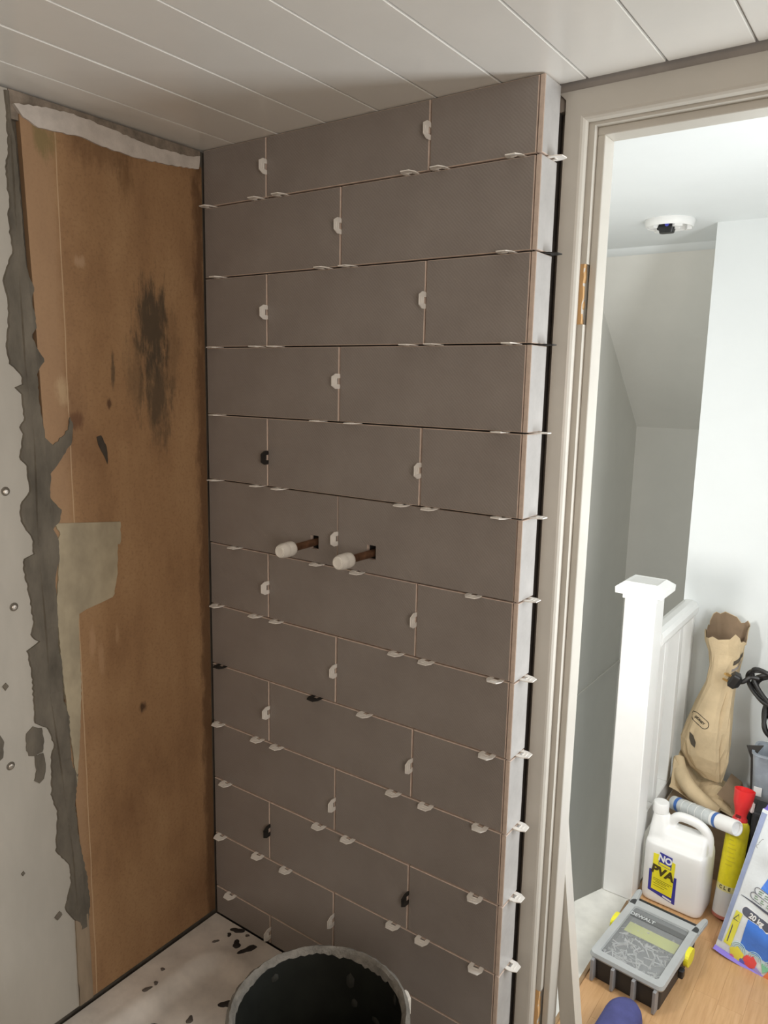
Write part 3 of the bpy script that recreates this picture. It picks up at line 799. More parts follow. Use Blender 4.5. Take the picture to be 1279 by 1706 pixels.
jerrycan()

# ---- organiser case
def case():
    t = thing('organiser_case', (.867, .824, .0012), 'grey clear-lidded parts organiser with yellow latches on the wood floor', 'tool case', None, (0, 0, -.085))
    GREY = mat('case_grey', (.30, .30, .31, 1), .45, .1); W, L = .205, .300
    LIDC = mat('lid_clear', (.55, .57, .57, 1), .2, .06, alpha=.26)
    RIM = mat('lid_rim', (.50, .52, .52, 1), .3, .08, alpha=.88)
    bm = bmesh.new()
    loft(bm, [rrect(W-.02, L-.02, .012, 0), rrect(W-.012, L-.012, .014, .074), rrect(W-.018, L-.018, .012, .074), rrect(W-.024, L-.024, .01, .004)], True, True)
    obj('case_tub', bm, mat('case_black', (.028, .028, .030, 1), .5, .2), t)
    for i, x in enumerate((-.088, -.030, .028, .086)):
        obj('divider_rib', bbox(x-.0045, x+.0045, -L/2-.012, -L/2+.012, .002, .078, .0015), GREY, t)
    # lid: raised frame with a clear sunken panel
    bm = bmesh.new()
    loft(bm, [rrect(W, L, .014, .076), rrect(W+.004, L+.004, .016, .082), rrect(W-.002, L-.002, .014, .093), rrect(W-.042, L-.052, .008, .093, 0, -.004), rrect(W-.046, L-.056, .006, .086, 0, -.004)], False, False)
    lid = obj('lid', bm, RIM, t); lid['label'] = 'translucent lid frame'
    bm = bmesh.new(); loft(bm, [rrect(W-.044, L-.054, .006, .0845, 0, -.004), rrect(W-.044, L-.054, .006, .087, 0, -.004)])
    pan = obj('clear_panel', bm, LIDC, lid)
    for s in (-1, 1):
        bm = bmesh.new()
        prism(bm, [(s*(W/2-.022), L/2-.03, .078), (s*(W/2+.002), L/2-.03, .078), (s*(W/2+.006), L/2+.045, .078), (s*(W/2), L/2+.058, .078), (s*(W/2-.010), L/2+.052, .078)], (0, 0, .015))
        bmesh.ops.bevel(bm, geom=bm.edges[:], offset=.003, segments=2, affect='EDGES')
        obj('handle_horn', bm, RIM, t)
        bm = bmesh.new()
        sx0, sx1 = (W/2-.002, W/2+.014) if s > 0 else (-W/2-.014, -W/2+.002)
        loft(bm, [rrect(.050, .058, .02, 0), rrect(.050, .058, .02, .012)])
        o = obj('latch', bm, mat('latch_yellow', (.86, .80, .04, 1), .4), t)
        o.rotation_euler = (0, s*PI/2, 0); o.location = (s*(W/2-.001), .040, .068); o['label'] = 'yellow side latch'
    obj('latch_guard', bbox(W/2-.004, W/2+.010, -.02, .0, .030, .060, .003), BLACK, t)
    bm = bmesh.new(); tube(bm, [(-W/2+.012, L/2+.022, .066), (W/2-.012, L/2+.022, .066)], .013, 12)
    obj('carry_handle', bm, BLACK, t, True)
    # contents
    bm = bmesh.new()
    for _ in range(130):
        p = Vector((random.uniform(-.078, .078), random.uniform(-.12, .07), random.uniform(.045, .072)))
        a = random.uniform(0, PI); l = random.uniform(.008, .018); d = Vector((math.cos(a)*l, math.sin(a)*l, random.uniform(-.006, .006)))
        tube(bm, [p-d, p+d*.8, p+d*.82, p+d], [.0016, .002, .0045, .0045], 5)
    obj('loose_screws', bm, mat('zinc', (.75, .75, .75, 1), .4, .2, metal=.3), t)['kind'] = 'stuff'
    obj('inner_tray', bbox(-.085, .085, -.135, .125, .006, .046, .002), mat('tray_grey', (.20, .20, .21, 1), .6, .2, 30), t)
    # insert cards under the lid
    bm = bbox(-.072, .074, .015, .062, .0735, .0745); o = obj('insert_card', bm, mat('card_yellow', (.70, .74, .10, 1), .6), t); o['label'] = 'yellow card under the lid'
    bm = bbox(-.078, .078, .074, .096, .0875, .0885); o = obj('logo_bar', bm, mat('bar_grey', (.13, .135, .135, 1), .5), t)
    text('logo_text', 'DEWALT', .019, mat('logo_dark', (.62, .64, .64, 1), .5), o, (-.045, .085, .0890), (0, 0, 0), sx=.95, bold=.0004)
case()
D.objects['organiser_case'].scale = (1, 1, .86)

# ---- yellow aerosol with red collar
def aerosol():
    base = Vector((1.004, 1.170, .0)); top = Vector((1.018, 1.247, .385))
    ax = (top-base).normalized(); q = Vector((0, 0, 1)).rotation_difference(ax)
    t = thing('foam_can', base + Vector((0, 0, .0085)), 'yellow foam can with red collar cup behind the jerrycan', 'aerosol can')
    t.rotation_euler = q.to_euler()
    bm = bmesh.new(); lathe(bm, [(.0300, .002), (.0325, 0), (.0335, .003), (.0335, .010)], 32); o = obj('base_rim', bm, mat('rim_red', (.48, .17, .13, 1), .4), t, True)
    bm = bmesh.new(); lathe(bm, [(.0325, .008), (.0325, .282), (.029, .296), (.021, .306), (.013, .309), (.0, .309)], 36, cap1=False)
    for f in bm.faces:
        f.material_index = 0 if f.calc_center_median().z < .105 else 1
    bmesh.ops.bisect_plane(bm, geom=bm.verts[:]+bm.edges[:]+bm.faces[:], plane_co=(0, 0, .105), plane_no=(.0, .0, 1))
    bmesh.ops.bisect_plane(bm, geom=bm.verts[:]+bm.edges[:]+bm.faces[:], plane_co=(0, 0, .086), plane_no=(.0, .0, 1))
    for f in bm.faces:
        z = f.calc_center_median().z; f.material_index = 0 if z < .086 else (2 if z < .105 else 1)
    body = obj('can_body', bm, [mat('can_white', (.72, .72, .69, 1), .3, .04), mat('can_yellow', (.90, .78, .02, 1), .3, .10, 60), mat('can_pale', (.85, .78, .35, 1), .35, .2, 90)], t, True)
    bm = bmesh.new()
    lathe(bm, [(.0225, .296), (.0215, .312), (.0175, .318), (.0180, .330), (.0225, .346), (.0275, .362), (.0305, .402), (.0290, .4025), (.0262, .366), (.020, .350), (.0, .348)], 30, cap0=False, cap1=False)
    cup = obj('red_collar', bm, mat('collar_red', (.80, .035, .035, 1), .3, .06), t, True)
    bm = bmesh.new(); box(bm, -.011, .004, -.0235, -.0165, .318, .325); obj('collar_slot', bm, mat('slot_dark', (.15, .01, .01, 1), .6), cup)
    bm = bmesh.new(); box(bm, .0215, .034, -.006, .006, .340, .372); bmesh.ops.bevel(bm, geom=bm.edges[:], offset=.003, segments=2, affect='EDGES'); obj('collar_lug', bm, mat('lug_clear', (.85, .75, .72, 1), .3), cup)
    INK = mat('can_ink', (.10, .08, .02, 1), .6)
    for i, ch in enumerate('CLE'):
        a = -PI/2 - .52 + i*.40
        text('can_text', ch, .014, INK, body, (.0328*math.cos(a), .0328*math.sin(a), .096), (PI/2, 0, a+PI/2), extrude=.0004, bold=.0006)
    bm = bmesh.new()
    for k in range(9):
        z = .272 - k*.013; a0 = -PI/2-.5; w = random.uniform(.45, .9)
        ring = [(.0327*math.cos(a0+w*j/6), .0327*math.sin(a0+w*j/6)) for j in range(7)]
        loft(bm, [[(x, y, z) for x, y in ring], [(x, y, z+.003) for x, y in ring]], False, False, 0, False)
    obj('fine_print', bm, mat('can_print', (.72, .60, .03, 1), .5), body)
aerosol()

# ---- sealant tube lying across
def sealant():
    a = Vector((.800, 1.292, .2615)); b = Vector((1.022, 1.150, .322)); d = (b-a).normalized()
    t = thing('sealant_tube', a, 'clear sealant cartridge with blue bands lying behind the jerrycan handle', 'sealant tube')
    t.rotation_euler = Vector((1, 0, 0)).rotation_difference(d).to_euler()
    L = (b-a).length; m = Matrix.Rotation(PI/2, 4, 'Y')
    bm = bmesh.new(); lathe(bm, [(.006, -.012), (.008, 0), (.0225, .004), (.0235, .008), (.0235, L*.66)], 28, m, cap1=False)
    obj('cartridge', bm, mat('cart_clear', (.70, .74, .74, 1), .2, .15, 40, alpha=.9), t, True)
    bm = bmesh.new(); lathe(bm, [(.0237, L*.66), (.0237, L*.985), (.0225, L), (.020, L), (.019, L*.96), (.0, L*.955)], 28, m, cap0=False, cap1=False)
    obj('white_end', bm, SATINW, t, True)
    BL = mat('band_blue', (.06, .17, .50, 1), .4)
    for x0, x1 in ((L*.10, L*.15), (L*.70, L*.745)):
        bm = bmesh.new(); lathe(bm, [(.0240, x0), (.0240, x1)], 28, m, False, False); obj('blue_band', bm, BL, t, True)
    for k in range(4):
        x0 = L*(.22+.11*k); bm = bmesh.new(); lathe(bm, [(.0238, x0), (.0242, x0+.001), (.0238, x0+.002)], 24, m, False, False); obj('measure_ring', bm, SATINW, t, True)
    bm = bmesh.new(); ring = [(-PI*.62+.75*j/6) for j in range(7)]
    loft(bm, [[(x, .0242*math.cos(q), .0242*math.sin(q)) for q in ring] for x in (L*.50, L*.84)], False, False, 0, False)
    obj('blue_label', bm, mat('label_sky', (.08, .36, .75, 1), .4), t)
sealant()

# ---- cardboard box and brown paper sacks
KRAFT = mat('kraft_paper', (.64, .50, .31, 1), .85, .16, 10, bump=.45, bscale=22, bdist=.006)
KRAFTD = mat('kraft_inside', (.27, .185, .115, 1), .9, .2, 12, bump=.3)
CARD = mat('cardboard', (.36, .265, .175, 1), .85, .14, 10, stretch=(1, 1, 4))
INKB = mat('sack_ink', (.085, .07, .05, 1), .8)
t = thing('cardboard_box', (.885, 1.462, 0), 'brown cardboard box in the corner behind the jerrycan', 'box')
bm = bmesh.new(); box(bm, -.120, .118, -.110, .110, .001, .226)
for f in [f for f in bm.faces if f.calc_center_median().z > .22]: bm.faces.remove(f)
obj('box_body', bm, CARD, t)
for (p, v) in (([(-.121, -.111, .226), (.119, -.111, .226), (.117, -.012, .232), (-.119, -.010, .233)], 0), ([(-.121, .111, .226), (.119, .111, .226), (.117, .004, .232), (-.119, .005, .233)], 0)):
    bm = bmesh.new(); prism(bm, p, (0, 0, .003)); obj('box_flap', bm, CARD, t)

def sheet_ring(cx, cy, w, d, z, n=28, wob=0, ph=0, rot=0, tz=None):
    out = []
    for k in range(n):
        th = 2*PI*k/n
        c, s = math.cos(th), math.sin(th)
        e = .55
        x = w/2*math.copysign(abs(c)**e, c); y = d/2*math.copysign(abs(s)**e, s)
        f = 1 + wob*(1.6*abs(math.sin(2*th+ph))-1) + wob*.9*(1.6*abs(math.sin(3.5*th+ph*1.7+z))-1)*(1 if n < 40 else 0)
        x *= f; y *= f
        X = x*math.cos(rot)-y*math.sin(rot); Y = x*math.sin(rot)+y*math.cos(rot)
        out.append((cx+X, cy+Y, z + (tz(th) if tz else 0)))
    return out
def paper_sack():
    t = thing('paper_sack', (.872, 1.462, .300), 'tall crumpled brown paper sack standing torn open against the white wall', 'paper sack')
    rows = [(.885, .06, .025, 0), (.866, .105, .05, .03), (.852, .142, .075, .08), (.848, .152, .08, .125), (.853, .138, .08, .18), (.860, .116, .07, .25), (.873, .094, .06, .33), (.880, .096, .062, .40), (.880, .108, .066, .445), (.872, .125, .075, .485)]
    rings = []
    n = 30
    for i, (cx, w, d, z) in enumerate(rows):
        rings.append(sheet_ring(cx-.872, .0 + .045*(z/.5), w, d, z, n, .075 + .02*(i % 3), 1.0+i*.22))
    # torn mouth: front low, back flap high
    def tz(th):
        s = math.sin(th)
        return (.058 if s > 0 else .006) * max(0, s)**.7 + .012*math.sin(th*4) + .008*math.sin(th*9)
    rings.append(sheet_ring(.872-.872+.002, .05, .136, .088, .505, n, .05, 3.1, 0, tz))
    rings = [[(x+random.uniform(-.0018, .0018), y+random.uniform(-.0018, .0018), z+random.uniform(-.002, .002)) for x, y, z in r] for r in rings]
    bm = bmesh.new(); loft(bm, rings, True, False)
    o = obj('sack_body', bm, KRAFT, t, False)
    # inner lining, a little inside the outer skin, dark
    bm = bmesh.new()
    inner = []
    for r in rings[6:]:
        c = sum((Vector(p) for p in r), Vector())/len(r)
        inner.append([c + (Vector(p)-c)*.965 for p in r])
    bot = [Vector((p.x, p.y, p.z)) for p in inner[0]]
    loft(bm, [bot] + inner[1:], True, False); obj('sack_lining', bm, KRAFTD, t)
    # torn paper tag and dark printed band, hugging the front of the sack
    def wrap(name, u0, u1, z0, z1, z0b, z1b, m, lift=.003):
        bm = bmesh.new(); A = []; B = []
        for k in range(9):
            f = k/8; th = u0+(u1-u0)*f
            def pt(z):
                for i in range(len(rows)-1):
                    if rows[i][3] <= z <= rows[i+1][3]:
                        g = (z-rows[i][3])/(rows[i+1][3]-rows[i][3]); break
                else: i, g = len(rows)-2, 1.0
                a0 = rings[i]; a1 = rings[i+1]
                kk = (th/(2*PI))*n % n; j = int(kk); fr = kk-j
                p = Vector(a0[j]).lerp(Vector(a0[(j+1) % n]), fr).lerp(Vector(a1[j]).lerp(Vector(a1[(j+1) % n]), fr), g)
                c = Vector((0, .045*(z/.5), z)); dd = Vector((p.x-c.x, p.y-c.y, 0)).normalized()
                return p + dd*lift
            A.append(pt(z0+(z0b-z0)*f)); B.append(pt(z1+(z1b-z1)*f))
        loft(bm, [A, B], False, False, 0, False); return obj(name, bm, m, t, recalc=False)
    wrap('printed_band', PI*1.62, PI*1.86, .415, .432, .452, .468, INKB)
    wrap('printed_band', PI*1.62, PI*1.86, .392, .402, .428, .440, mat('sack_grey', (.30, .27, .25, 1), .8))
    # print projected onto the front of the sack
    from mathutils.bvhtree import BVHTree
    bv = BVHTree.FromPolygons([v.co.copy() for v in o.data.vertices], [p.vertices[:] for p in o.data.polygons])
    def hit(x, z, lift=.0012):
        h = bv.ray_cast(Vector((x, -1, z)), Vector((0, 1, 0)))[0]
        return Vector((x, h.y-lift, z)) if h else Vector((x, -.02, z))
    def place(u, v, cx=-.043, cz=.208, a=-.50): return hit(cx + u*math.cos(a) - v*math.sin(a), cz + u*math.sin(a) + v*math.cos(a))
    pts = []
    for k in range(44):
        th = 2*PI*k/44
        pts.append(place((.018 if math.cos(th) >= 0 else -.018) + .015*math.cos(th), .015*math.sin(th)))
    bm = bmesh.new(); tube(bm, pts+[pts[0]], .0012, 6); lg = obj('logo_outline', bm, INKB, t)
    tx = text('logo_text', 'SIDNEY', .0115, INKB, lg, (0, 0, 0), (0, 0, 0), sx=1, bold=.0004)
    for v in tx.data.vertices: v.co = place(v.co.x, v.co.y) + Vector((0, -.0006, 0))
    bm = bmesh.new(); ring = [(-.013, .026), (.0, .016), (.011, -.006), (.009, -.026), (-.004, -.016), (-.012, .004)]
    bm.faces.new([bm.verts.new(hit(-.058+x, .135+z, .002)) for x, z in ring]); obj('printed_patch', bm, INKB, t)
paper_sack()
def flat_sack():
    t = thing('folded_sack', (.885, 1.45, .2365), 'folded brown paper sack lying on the cardboard box under the tall sack', 'paper sack')
    bm = bmesh.new()
    # rolled front lip running down to the side
    P = catmull([(-.112, -.01, .118), (-.095, -.045, .085), (-.050, -.080, .050), (.010, -.100, .026), (.050, -.108, .018)], 5)
    tube(bm, P, [.010+.016*math.sin(PI*min(1, .15+i/(len(P)-1)*.8)) for i in range(len(P))], 10)
    obj('rolled_edge', bm, KRAFT, t, True)
    bm = bmesh.new(); n, m_ = 14, 10; g = []
    for i in range(n+1):
        r = []
        for j in range(m_+1):
            u = i/n; v = j/m_
            x = -.118 + .212*u; y = -.090 + .185*v
            z = .030 + .085*max(0, (1-u*3.2)) + .012*math.sin(u*9+v*4) + .010*math.sin(v*11+u*3) 
            if u > .72: z = z*(1-(u-.72)/.28) + .004
            if v < .12: z *= .35
            r.append(bm.verts.new((x, y, max(.003, z))))
        g.append(r)
    for i in range(n):
        for j in range(m_): bm.faces.new((g[i][j], g[i+1][j], g[i+1][j+1], g[i][j+1]))
    o = obj('sack_sheet', bm, KRAFT, t)
    bm = bmesh.new()
    loft(bm, [[(.03, -.06, .050), (.075, -.07, .030), (.098, -.085, -.0)], [(.045, -.015, .075), (.085, -.015, .060), (.098, -.02, .02)], [(.05, .05, .085), (.085, .06, .06), (.098, .06, .02)]], False, False, 0, False)
    obj('sack_flap', bm, KRAFTD, t, True)
flat_sack()

# ---- bag of tile adhesive
def adhesive_bag():
    org = Vector((1.015, 1.012, .004))
    t = thing('adhesive_bag', org, 'plump blue and white printed adhesive bag with purple foot leaning by the foam can', 'bag')
    # local frame: x along the foot, z up the leaning face, y into the bag
    ex = Vector((.985, -.17, 0)).normalized()
    up = Vector((.130, .27, .94)).normalized(); up = (up - ex*(up.dot(ex)) + ex*.115).normalized()
    ny = up.cross(ex).normalized(); ex = ny.cross(up).normalized()
    ex2 = Vector((.985, -.17, 0)).normalized()
    M = Matrix((ex, ny, up)).transposed()
    t.rotation_euler = M.to_euler()
    W, Hh, T = .34, .44, .085
    BW = mat('bag_white', (.80, .84, .86, 1), .35, .05, 14, bump=.5, bscale=16, bdist=.006)
    BP = mat('bag_purple', (.30, .22, .75, 1), .35, .1); BG = mat('bag_side', (.36, .42, .62, 1), .4, .25, 12); BB = mat('bag_blue', (.08, .24, .80, 1), .3, .25, 8, bump=.5, bscale=16, bdist=.006)
    nx, nz = 26, 30
    def fr(u, v):  # front surface point
        bul = (1-abs(2*u-1)**3.5)*(1-abs(2*v-1)**5)
        y = -.018*bul - .004*math.sin(v*26+u*5)*bul - .003*math.sin(u*17-v*9)*bul
        return Vector((W*u, y, Hh*v))
    def build(y_off, s):
        return [[(W*i/nx, y_off, Hh*j/nz) for j in range(nz+1)] for i in range(nx+1)]
    bm = bmesh.new()
    F = [[bm.verts.new(fr(i/nx, j/nz)) for j in range(nz+1)] for i in range(nx+1)]
    B = [[bm.verts.new((W*i/nx, T - fr(i/nx, j/nz).y*.6, Hh*j/nz)) for j in range(nz+1)] for i in range(nx+1)]
    for i in range(nx):
        for j in range(nz):
            f = bm.faces.new((F[i][j], F[i+1][j], F[i+1][j+1], F[i][j+1])); f.material_index = 0
            f = bm.faces.new((B[i][j], B[i+1][j], B[i+1][j+1], B[i][j+1])); f.material_index = 0
    for j in range(nz):
        for i in (0, nx):
            mid = None
            f = bm.faces.new((F[i][j], F[i][j+1], B[i][j+1], B[i][j])); f.material_index = 1 if j > 3 else 3
    for i in range(nx):
        for j in (0, nz):
            f = bm.faces.new((F[i][j], F[i+1][j], B[i+1][j], B[i][j])); f.material_index = 2
    body = obj('bag_body', bm, [BW, BG, BP, mat('bag_red', (.75, .20, .22, 1), .4)], t, True)
    def panel(name, poly, m, lift, par, sub=10):
        """print that follows the plump front face"""
        bm = bmesh.new()
        n = len(poly)
        cx = sum(p[0] for p in poly)/n; cz = sum(p[1] for p in poly)/n
        # fan of concentric rings so the sheet hugs the face
        dense = []
        for i in range(n):
            a = poly[i]; b = poly[(i+1) % n]
            for k in range(sub): dense.append((a[0]+(b[0]-a[0])*k/sub, a[1]+(b[1]-a[1])*k/sub))
        rings = []
        for s in (1, .8, .6, .4, .2, .04):
            rr = []
            for x, z in dense:
                X = cx+(x-cx)*s; Z = cz+(z-cz)*s; p = fr(min(1, max(0, X/W)), min(1, max(0, Z/Hh))); rr.append((X, p.y-lift, Z))
            rings.append(rr)
        loft(bm, rings, False, True); return obj(name, bm, m, par, True)
    pr = panel('blue_panel', [(.062, .052), (.335, .052), (.335, .150), (.135, .150), (.125, .135), (.062, .135)], BB, .0016, t)
    panel('blue_panel', [(.066, .232), (.335, .198), (.335, .325), (.084, .312)], BB, .0016, t)
    DKG = mat('bag_ink', (.10, .105, .14, 1), .5); YL = mat('bag_yellow', (.85, .80, .10, 1), .4)
    st = panel('hazard_strip', [(.018, .034), (.040, .034), (.044, .138), (.024, .138)], YL, .0018, t)
    bm = bmesh.new()
    P = [Vector((.0245, fr(.08, .25).y-.0032, .112)), Vector((.0425, fr(.1, .25).y-.0032, .112)), Vector((.0345, fr(.09, .28).y-.0032, .131))]
    tube(bm, [P[0], P[1], P[2], P[0]], .0011, 6); obj('hazard_triangle', bm, DKG, st)
    bm = bmesh.new()
    for k in range(2): box(bm, .026+.008*k, .0285+.008*k, fr(.08, .15).y-.0028, fr(.08, .15).y-.0020, .042, .10-k*.02)
    obj('hazard_print', bm, DKG, st)
    # weight pill
    pill = []
    for k in range(24):
        th = 2*PI*k/24; pill.append((.081 + (.030 if math.cos(th) >= 0 else -.030) + .0125*math.cos(th), .146 + .0125*math.sin(th) + (-.004 if math.cos(th) >= 0 else .004)))
    big = [(.081+(x-.081)*1.06, .146+(z-.146)*1.2) for x, z in pill]
    panel('pill_outline', big, mat('ink_white', (.9, .9, .9, 1)), .0020, t, 1)
    panel('side_band', [(.001, .030), (.013, .030), (.016, .43), (.001, .43)], BG, .0012, t)
    pl = panel('weight_pill', pill, DKG, .0026, t, 1)
    text('weight_text', '20 kg', .021, mat('ink_white', (.9, .9, .9, 1)), pl, (.082, fr(.25, .33).y-.0036, .146), (PI/2, .13, 0), sx=.9, bold=.0008)
    # dark sweep and printed lozenges above the weight
    bm = bmesh.new(); a = []; b = []
    for k in range(17):
        f = k/16; x = .022+.285*f; z = .184 - .040*f*f - .004*f; w = .0005+.0065*math.sin(PI*min(1, f*1.3+.05))
        p = fr(x/W, z/Hh); a.append((x, p.y-.002, z-w/2)); b.append((x, p.y-.002, z+w/2))
    loft(bm, [a, b], False, False, 0, False); obj('dark_sweep', bm, DKG, t)
    for (x0, z0, ln) in ((.052, .222, .10), (.045, .203, .09)):
        pts = []
        for k in range(28):
            th = 2*PI*k/28; X = x0 + ln/2 + (ln/2-.01 if math.cos(th) >= 0 else -ln/2+.01) + .010*math.cos(th); Z = z0+.010*math.sin(th) - (X-x0)*.12
            p = fr(X/W, Z/Hh); pts.append(Vector((X, p.y-.0018, Z)))
        bm = bmesh.new(); tube(bm, pts+[pts[0]], .0008, 5); lz = obj('print_lozenge', bm, DKG, t)
        bm = bmesh.new()
        for k in range(4):
            X = x0+.012+k*.019; Z = z0-(X-x0)*.12; p = fr(X/W, Z/Hh)
            box(bm, X, X+.014, p.y-.0022, p.y-.0014, Z+.001, Z+.004); box(bm, X, X+.011, p.y-.0022, p.y-.0014, Z-.005, Z-.0025)
        obj('small_print', bm, mat('ink_green', (.22, .32, .22, 1), .6), lz)
    # scallop arcs under the blue panel and the row of coloured gems
    bm = bmesh.new()
    for c in range(6):
        cx = .062+.045*c
        for r in (.010, .015, .020):
            pts = [Vector((cx+r*math.cos(a_), fr(min(1, max(0, (cx+r*math.cos(a_))/W)), (.042+r*math.sin(a_))/Hh).y-.0022, .040+r*math.sin(a_))) for a_ in [PI*k/10 for k in range(11)]]
            tube(bm, pts, .0011, 5)
    obj('scallop_arcs', bm, mat('arc_pale', (.55, .78, .80, 1), .4), t)
    gems = [(.060, .026, .022, (.88, .80, .10), 5), (.098, .027, .019, (.85, .10, .10), 7), (.138, .034, .016, (.25, .62, .40), 3), (.078, .012, .011, (.14, .16, .62), 4), (.120, .010, .015, (.42, .36, .78), 4), (.158, .017, .021, (.88, .25, .10), 4), (.050, .010, .007, (.85, .20, .35), 8), (.196, .024, .018, (.90, .45, .10), 6), (.235, .020, .018, (.80, .12, .40), 5)]
    for gx, gz, gr, c, ns in gems:
        poly = [(gx+gr*math.cos(2*PI*k/ns+.4), max(.002, gz+gr*math.sin(2*PI*k/ns+.4))) for k in range(ns)]
        panel('printed_gem', poly, mat('gem_%d_%d' % (int(gx*1000), ns), (*c, 1), .35), .0026, t, 2)
    # purple foot seam and gathered purple mouth
    bm = bmesh.new()
    loft(bm, [[(W*k/16, -.004, .012) for k in range(17)], [(W*k/16, -.014 - .004*math.sin(k), .002) for k in range(17)], [(W*k/16, .012, -.001) for k in range(17)]], False, False, 0, False)
    obj('foot_seam', bm, BP, t, True)
    bm = bmesh.new(); n = 20
    loft(bm, [[(W*(.0+.98*k/n), .02 + .012*math.sin(k*1.3), Hh-.004) for k in range(n+1)], [(W*(.02+.95*k/n), .035+.016*math.sin(k*1.7), Hh+.035) for k in range(n+1)], [(W*(.0+.96*k/n), .03+.016*math.sin(k*1.1+1), Hh+.062+.01*math.sin(k*1.9)) for k in range(n+1)]], False, False, 0, False)
    obj('gathered_mouth', bm, mat('bag_violet', (.17, .13, .42, 1), .35, .3, 20), t, True)
    text('side_text', 'OTD', .018, mat('ink_grey', (.45, .45, .45, 1)), t, (.028, -.0085, .345), (PI/2, -1.2, 0), sx=.9)
adhesive_bag()

# ---- clear tub and dark case behind the bag, with the coiled lead on top
t = thing('tool_case', (1.15, 1.47, 0), 'dark tool case half hidden behind the adhesive bag', 'tool case')
bm = bbox(-.12, .22, -.11, .10, .002, .28, .012, 3); obj('case_shell', bm, mat('case_dark', (.05, .05, .055, 1), .5, .2), t)
bm = bmesh.new(); tube(bm, catmull([(-.02, -.02, .278), (-.02, -.02, .31), (.12, -.02, .31), (.12, -.02, .278)], 6), .009, 8); obj('case_handle', bm, BLACK, t, True)
t = thing('clear_tub', (1.105, 1.40, .327), 'smoky clear plastic tub above the adhesive bag by the wall', 'tub')
bm = bmesh.new()
loft(bm, [rrect(.150, .085, .02, .0), rrect(.168, .10, .024, .012), rrect(.178, .11, .026, .10), rrect(.186, .116, .026, .150), rrect(.192, .120, .026, .152), rrect(.192, .120, .026, .158), rrect(.176, .106, .024, .158), rrect(.170, .10, .022, .02), rrect(.15, .08, .02, .008)], True, True)
obj('tub_shell', bm, mat('tub_clear', (.45, .50, .56, 1), .15, .2, 20, alpha=.8), t, True)
bm = bmesh.new(); box(bm, -.074, .074, -.038, .038, .0105, .055); bmesh.ops.bevel(bm, geom=bm.edges[:], offset=.008, segments=2, affect='EDGES')
o = obj('tub_contents', bm, mat('dark_fittings', (.10, .105, .12, 1), .5, .5, 60), t)
o = obj('tub_label', bbox(-.076, -.052, -.0585, -.0565, .02, .05, .0005), SATINW, t); 
t = thing('scraper_blade', (1.003, 1.372, .445), 'dark pointed scraper tip poking up beside the clear tub', 'scraper')
bm = bmesh.new(); prism(bm, [(-.012, 0, .048), (.004, 0, .010), (.012, 0, -.10), (.022, 0, -.10), (.014, 0, .016), (.038, 0, .062)], (0, .004, 0)); obj('blade', bm, mat('blade_dark', (.05, .045, .04, 1), .5, .2), t)
bm = bmesh.new(); tube(bm, [(.017, .002, -.11), (.017, .002, -.443)], .0075, 10); obj('scraper_handle', bm, BLACK, t, True)

t = thing('power_lead', (1.05, 1.42, .486), 'coiled black power lead with plug heaped against the white wall', 'power lead')
CAB = mat('cable_black', (.020, .019, .018, 1), .4, .3)
bm = bmesh.new()
for (cx, cz, ra, rb, rot, yo) in ((-.022, .198, .070, .046, -.55, .0), (-.010, .185, .062, .052, -.35, .016), (-.008, .200, .080, .036, -.75, -.014), (.01, .18, .07, .05, -.2, .03)):
    pts = []
    for k in range(29):
        th = 2*PI*k/28; x = ra*math.cos(th); z = rb*math.sin(th)
        pts.append((cx+x*math.cos(rot)-z*math.sin(rot), yo+.012*math.sin(2*th), cz+x*math.sin(rot)+z*math.cos(rot)))
    tube(bm, pts, .0068, 8)
obj('cable_loop', bm, CAB, t, True)
bm = bmesh.new()
for i in range(6):
    a = i*1.05
    pts = catmull([(.01+.02*math.cos(a), .01+.02*math.sin(a), .17), (-.012+.016*math.cos(a+1), .01+.02*math.sin(a), .12), (.005+.024*math.cos(a+.6), .0+.022*math.sin(a+1), .06), (.03+.02*math.cos(a+2), .01+.02*math.sin(a), .0085 + .0)], 6)
    tube(bm, pts, .0070, 8)
obj('cable_bundle', bm, CAB, t, True)
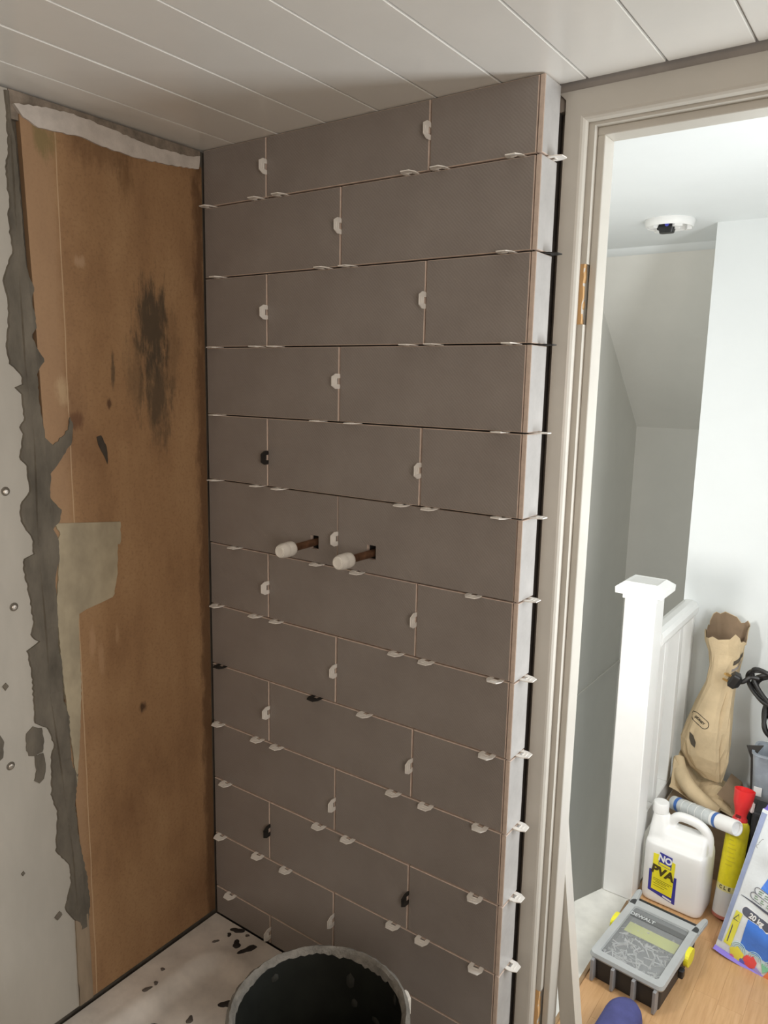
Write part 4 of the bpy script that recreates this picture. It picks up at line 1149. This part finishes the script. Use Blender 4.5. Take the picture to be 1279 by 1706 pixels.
bm = bmesh.new(); tube(bm, catmull([(-.05, .0, .222), (-.075, -.006, .222), (-.092, -.008, .205), (-.105, -.006, .198)], 6), .0075, 8); obj('cable_tail', bm, CAB, t, True)
bm = bmesh.new(); loft(bm, [rrect(.030, .026, .008, 0), rrect(.052, .042, .010, .012), rrect(.050, .040, .010, .030), rrect(.030, .030, .010, .036)]); 
plug = obj('plug', bm, CAB, t); plug.location = (-.104, -.004, .194); plug.rotation_euler = (.2, -1.15, 0)
bm = bmesh.new()
for (px, py) in ((-.011, -.009), (.011, -.009), (0, .010)): box(bm, px-.0032, px+.0032, py-.002, py+.002, .036, .054)
obj('plug_pin', bm, mat('brass', (.75, .58, .28, 1), .3, .05, metal=1), plug)

# ---- white board leaning on the far side of the jamb
bm = bmesh.new()
prism(bm, [(.912, .159, 0), (.946, .159, 0), (.828, .159, .90), (.794, .159, .90)], (0, .034, 0))
o = obj('loose_batten', bm, GLOSSW); tag(o, 'white painted loose batten leaning against the far side of the door jamb', 'batten')

# ---- navy slipper toe
t = thing('navy_slipper', (.894, .588, .001), 'navy blue slipper toe on the wood floor before the organiser case', 'slipper', None, (0, 0, -.12))
bm = bmesh.new(); rings = []
def foot(s, z, back=-.24):
    pts = []
    for k in range(25):
        th = PI*k/24; pts.append((.046*s*math.cos(th), -.035 + .062*s*math.sin(th), z))
    for k in range(1, 8): pts.append((-.046*s + .012*s*math.sin(PI*k/8)*.6, -.035-(.035+abs(back)*.0+.20)*k/8*s, z))
    for k in range(7): pts.append((-.02*s + .04*s*k/6, -.035-.235*s, z))
    for k in range(7, 0, -1): pts.append((.046*s - .012*s*math.sin(PI*k/8)*.6, -.035-(.235)*k/8*s, z))
    return pts
loft(bm, [foot(1.02, 0), foot(1.06, .008), foot(1.05, .018)]); obj('sole', bm, mat('sole_dark', (.035, .035, .045, 1), .7), t, True)
bm = bmesh.new(); loft(bm, [foot(1.02, .016), foot(1.03, .032), foot(.98, .048), foot(.86, .060), foot(.60, .067), foot(.25, .069)]); obj('upper', bm, mat('navy_fabric', (.075, .080, .24, 1), .8, .2, 30, bump=.3, bscale=200), t, True)
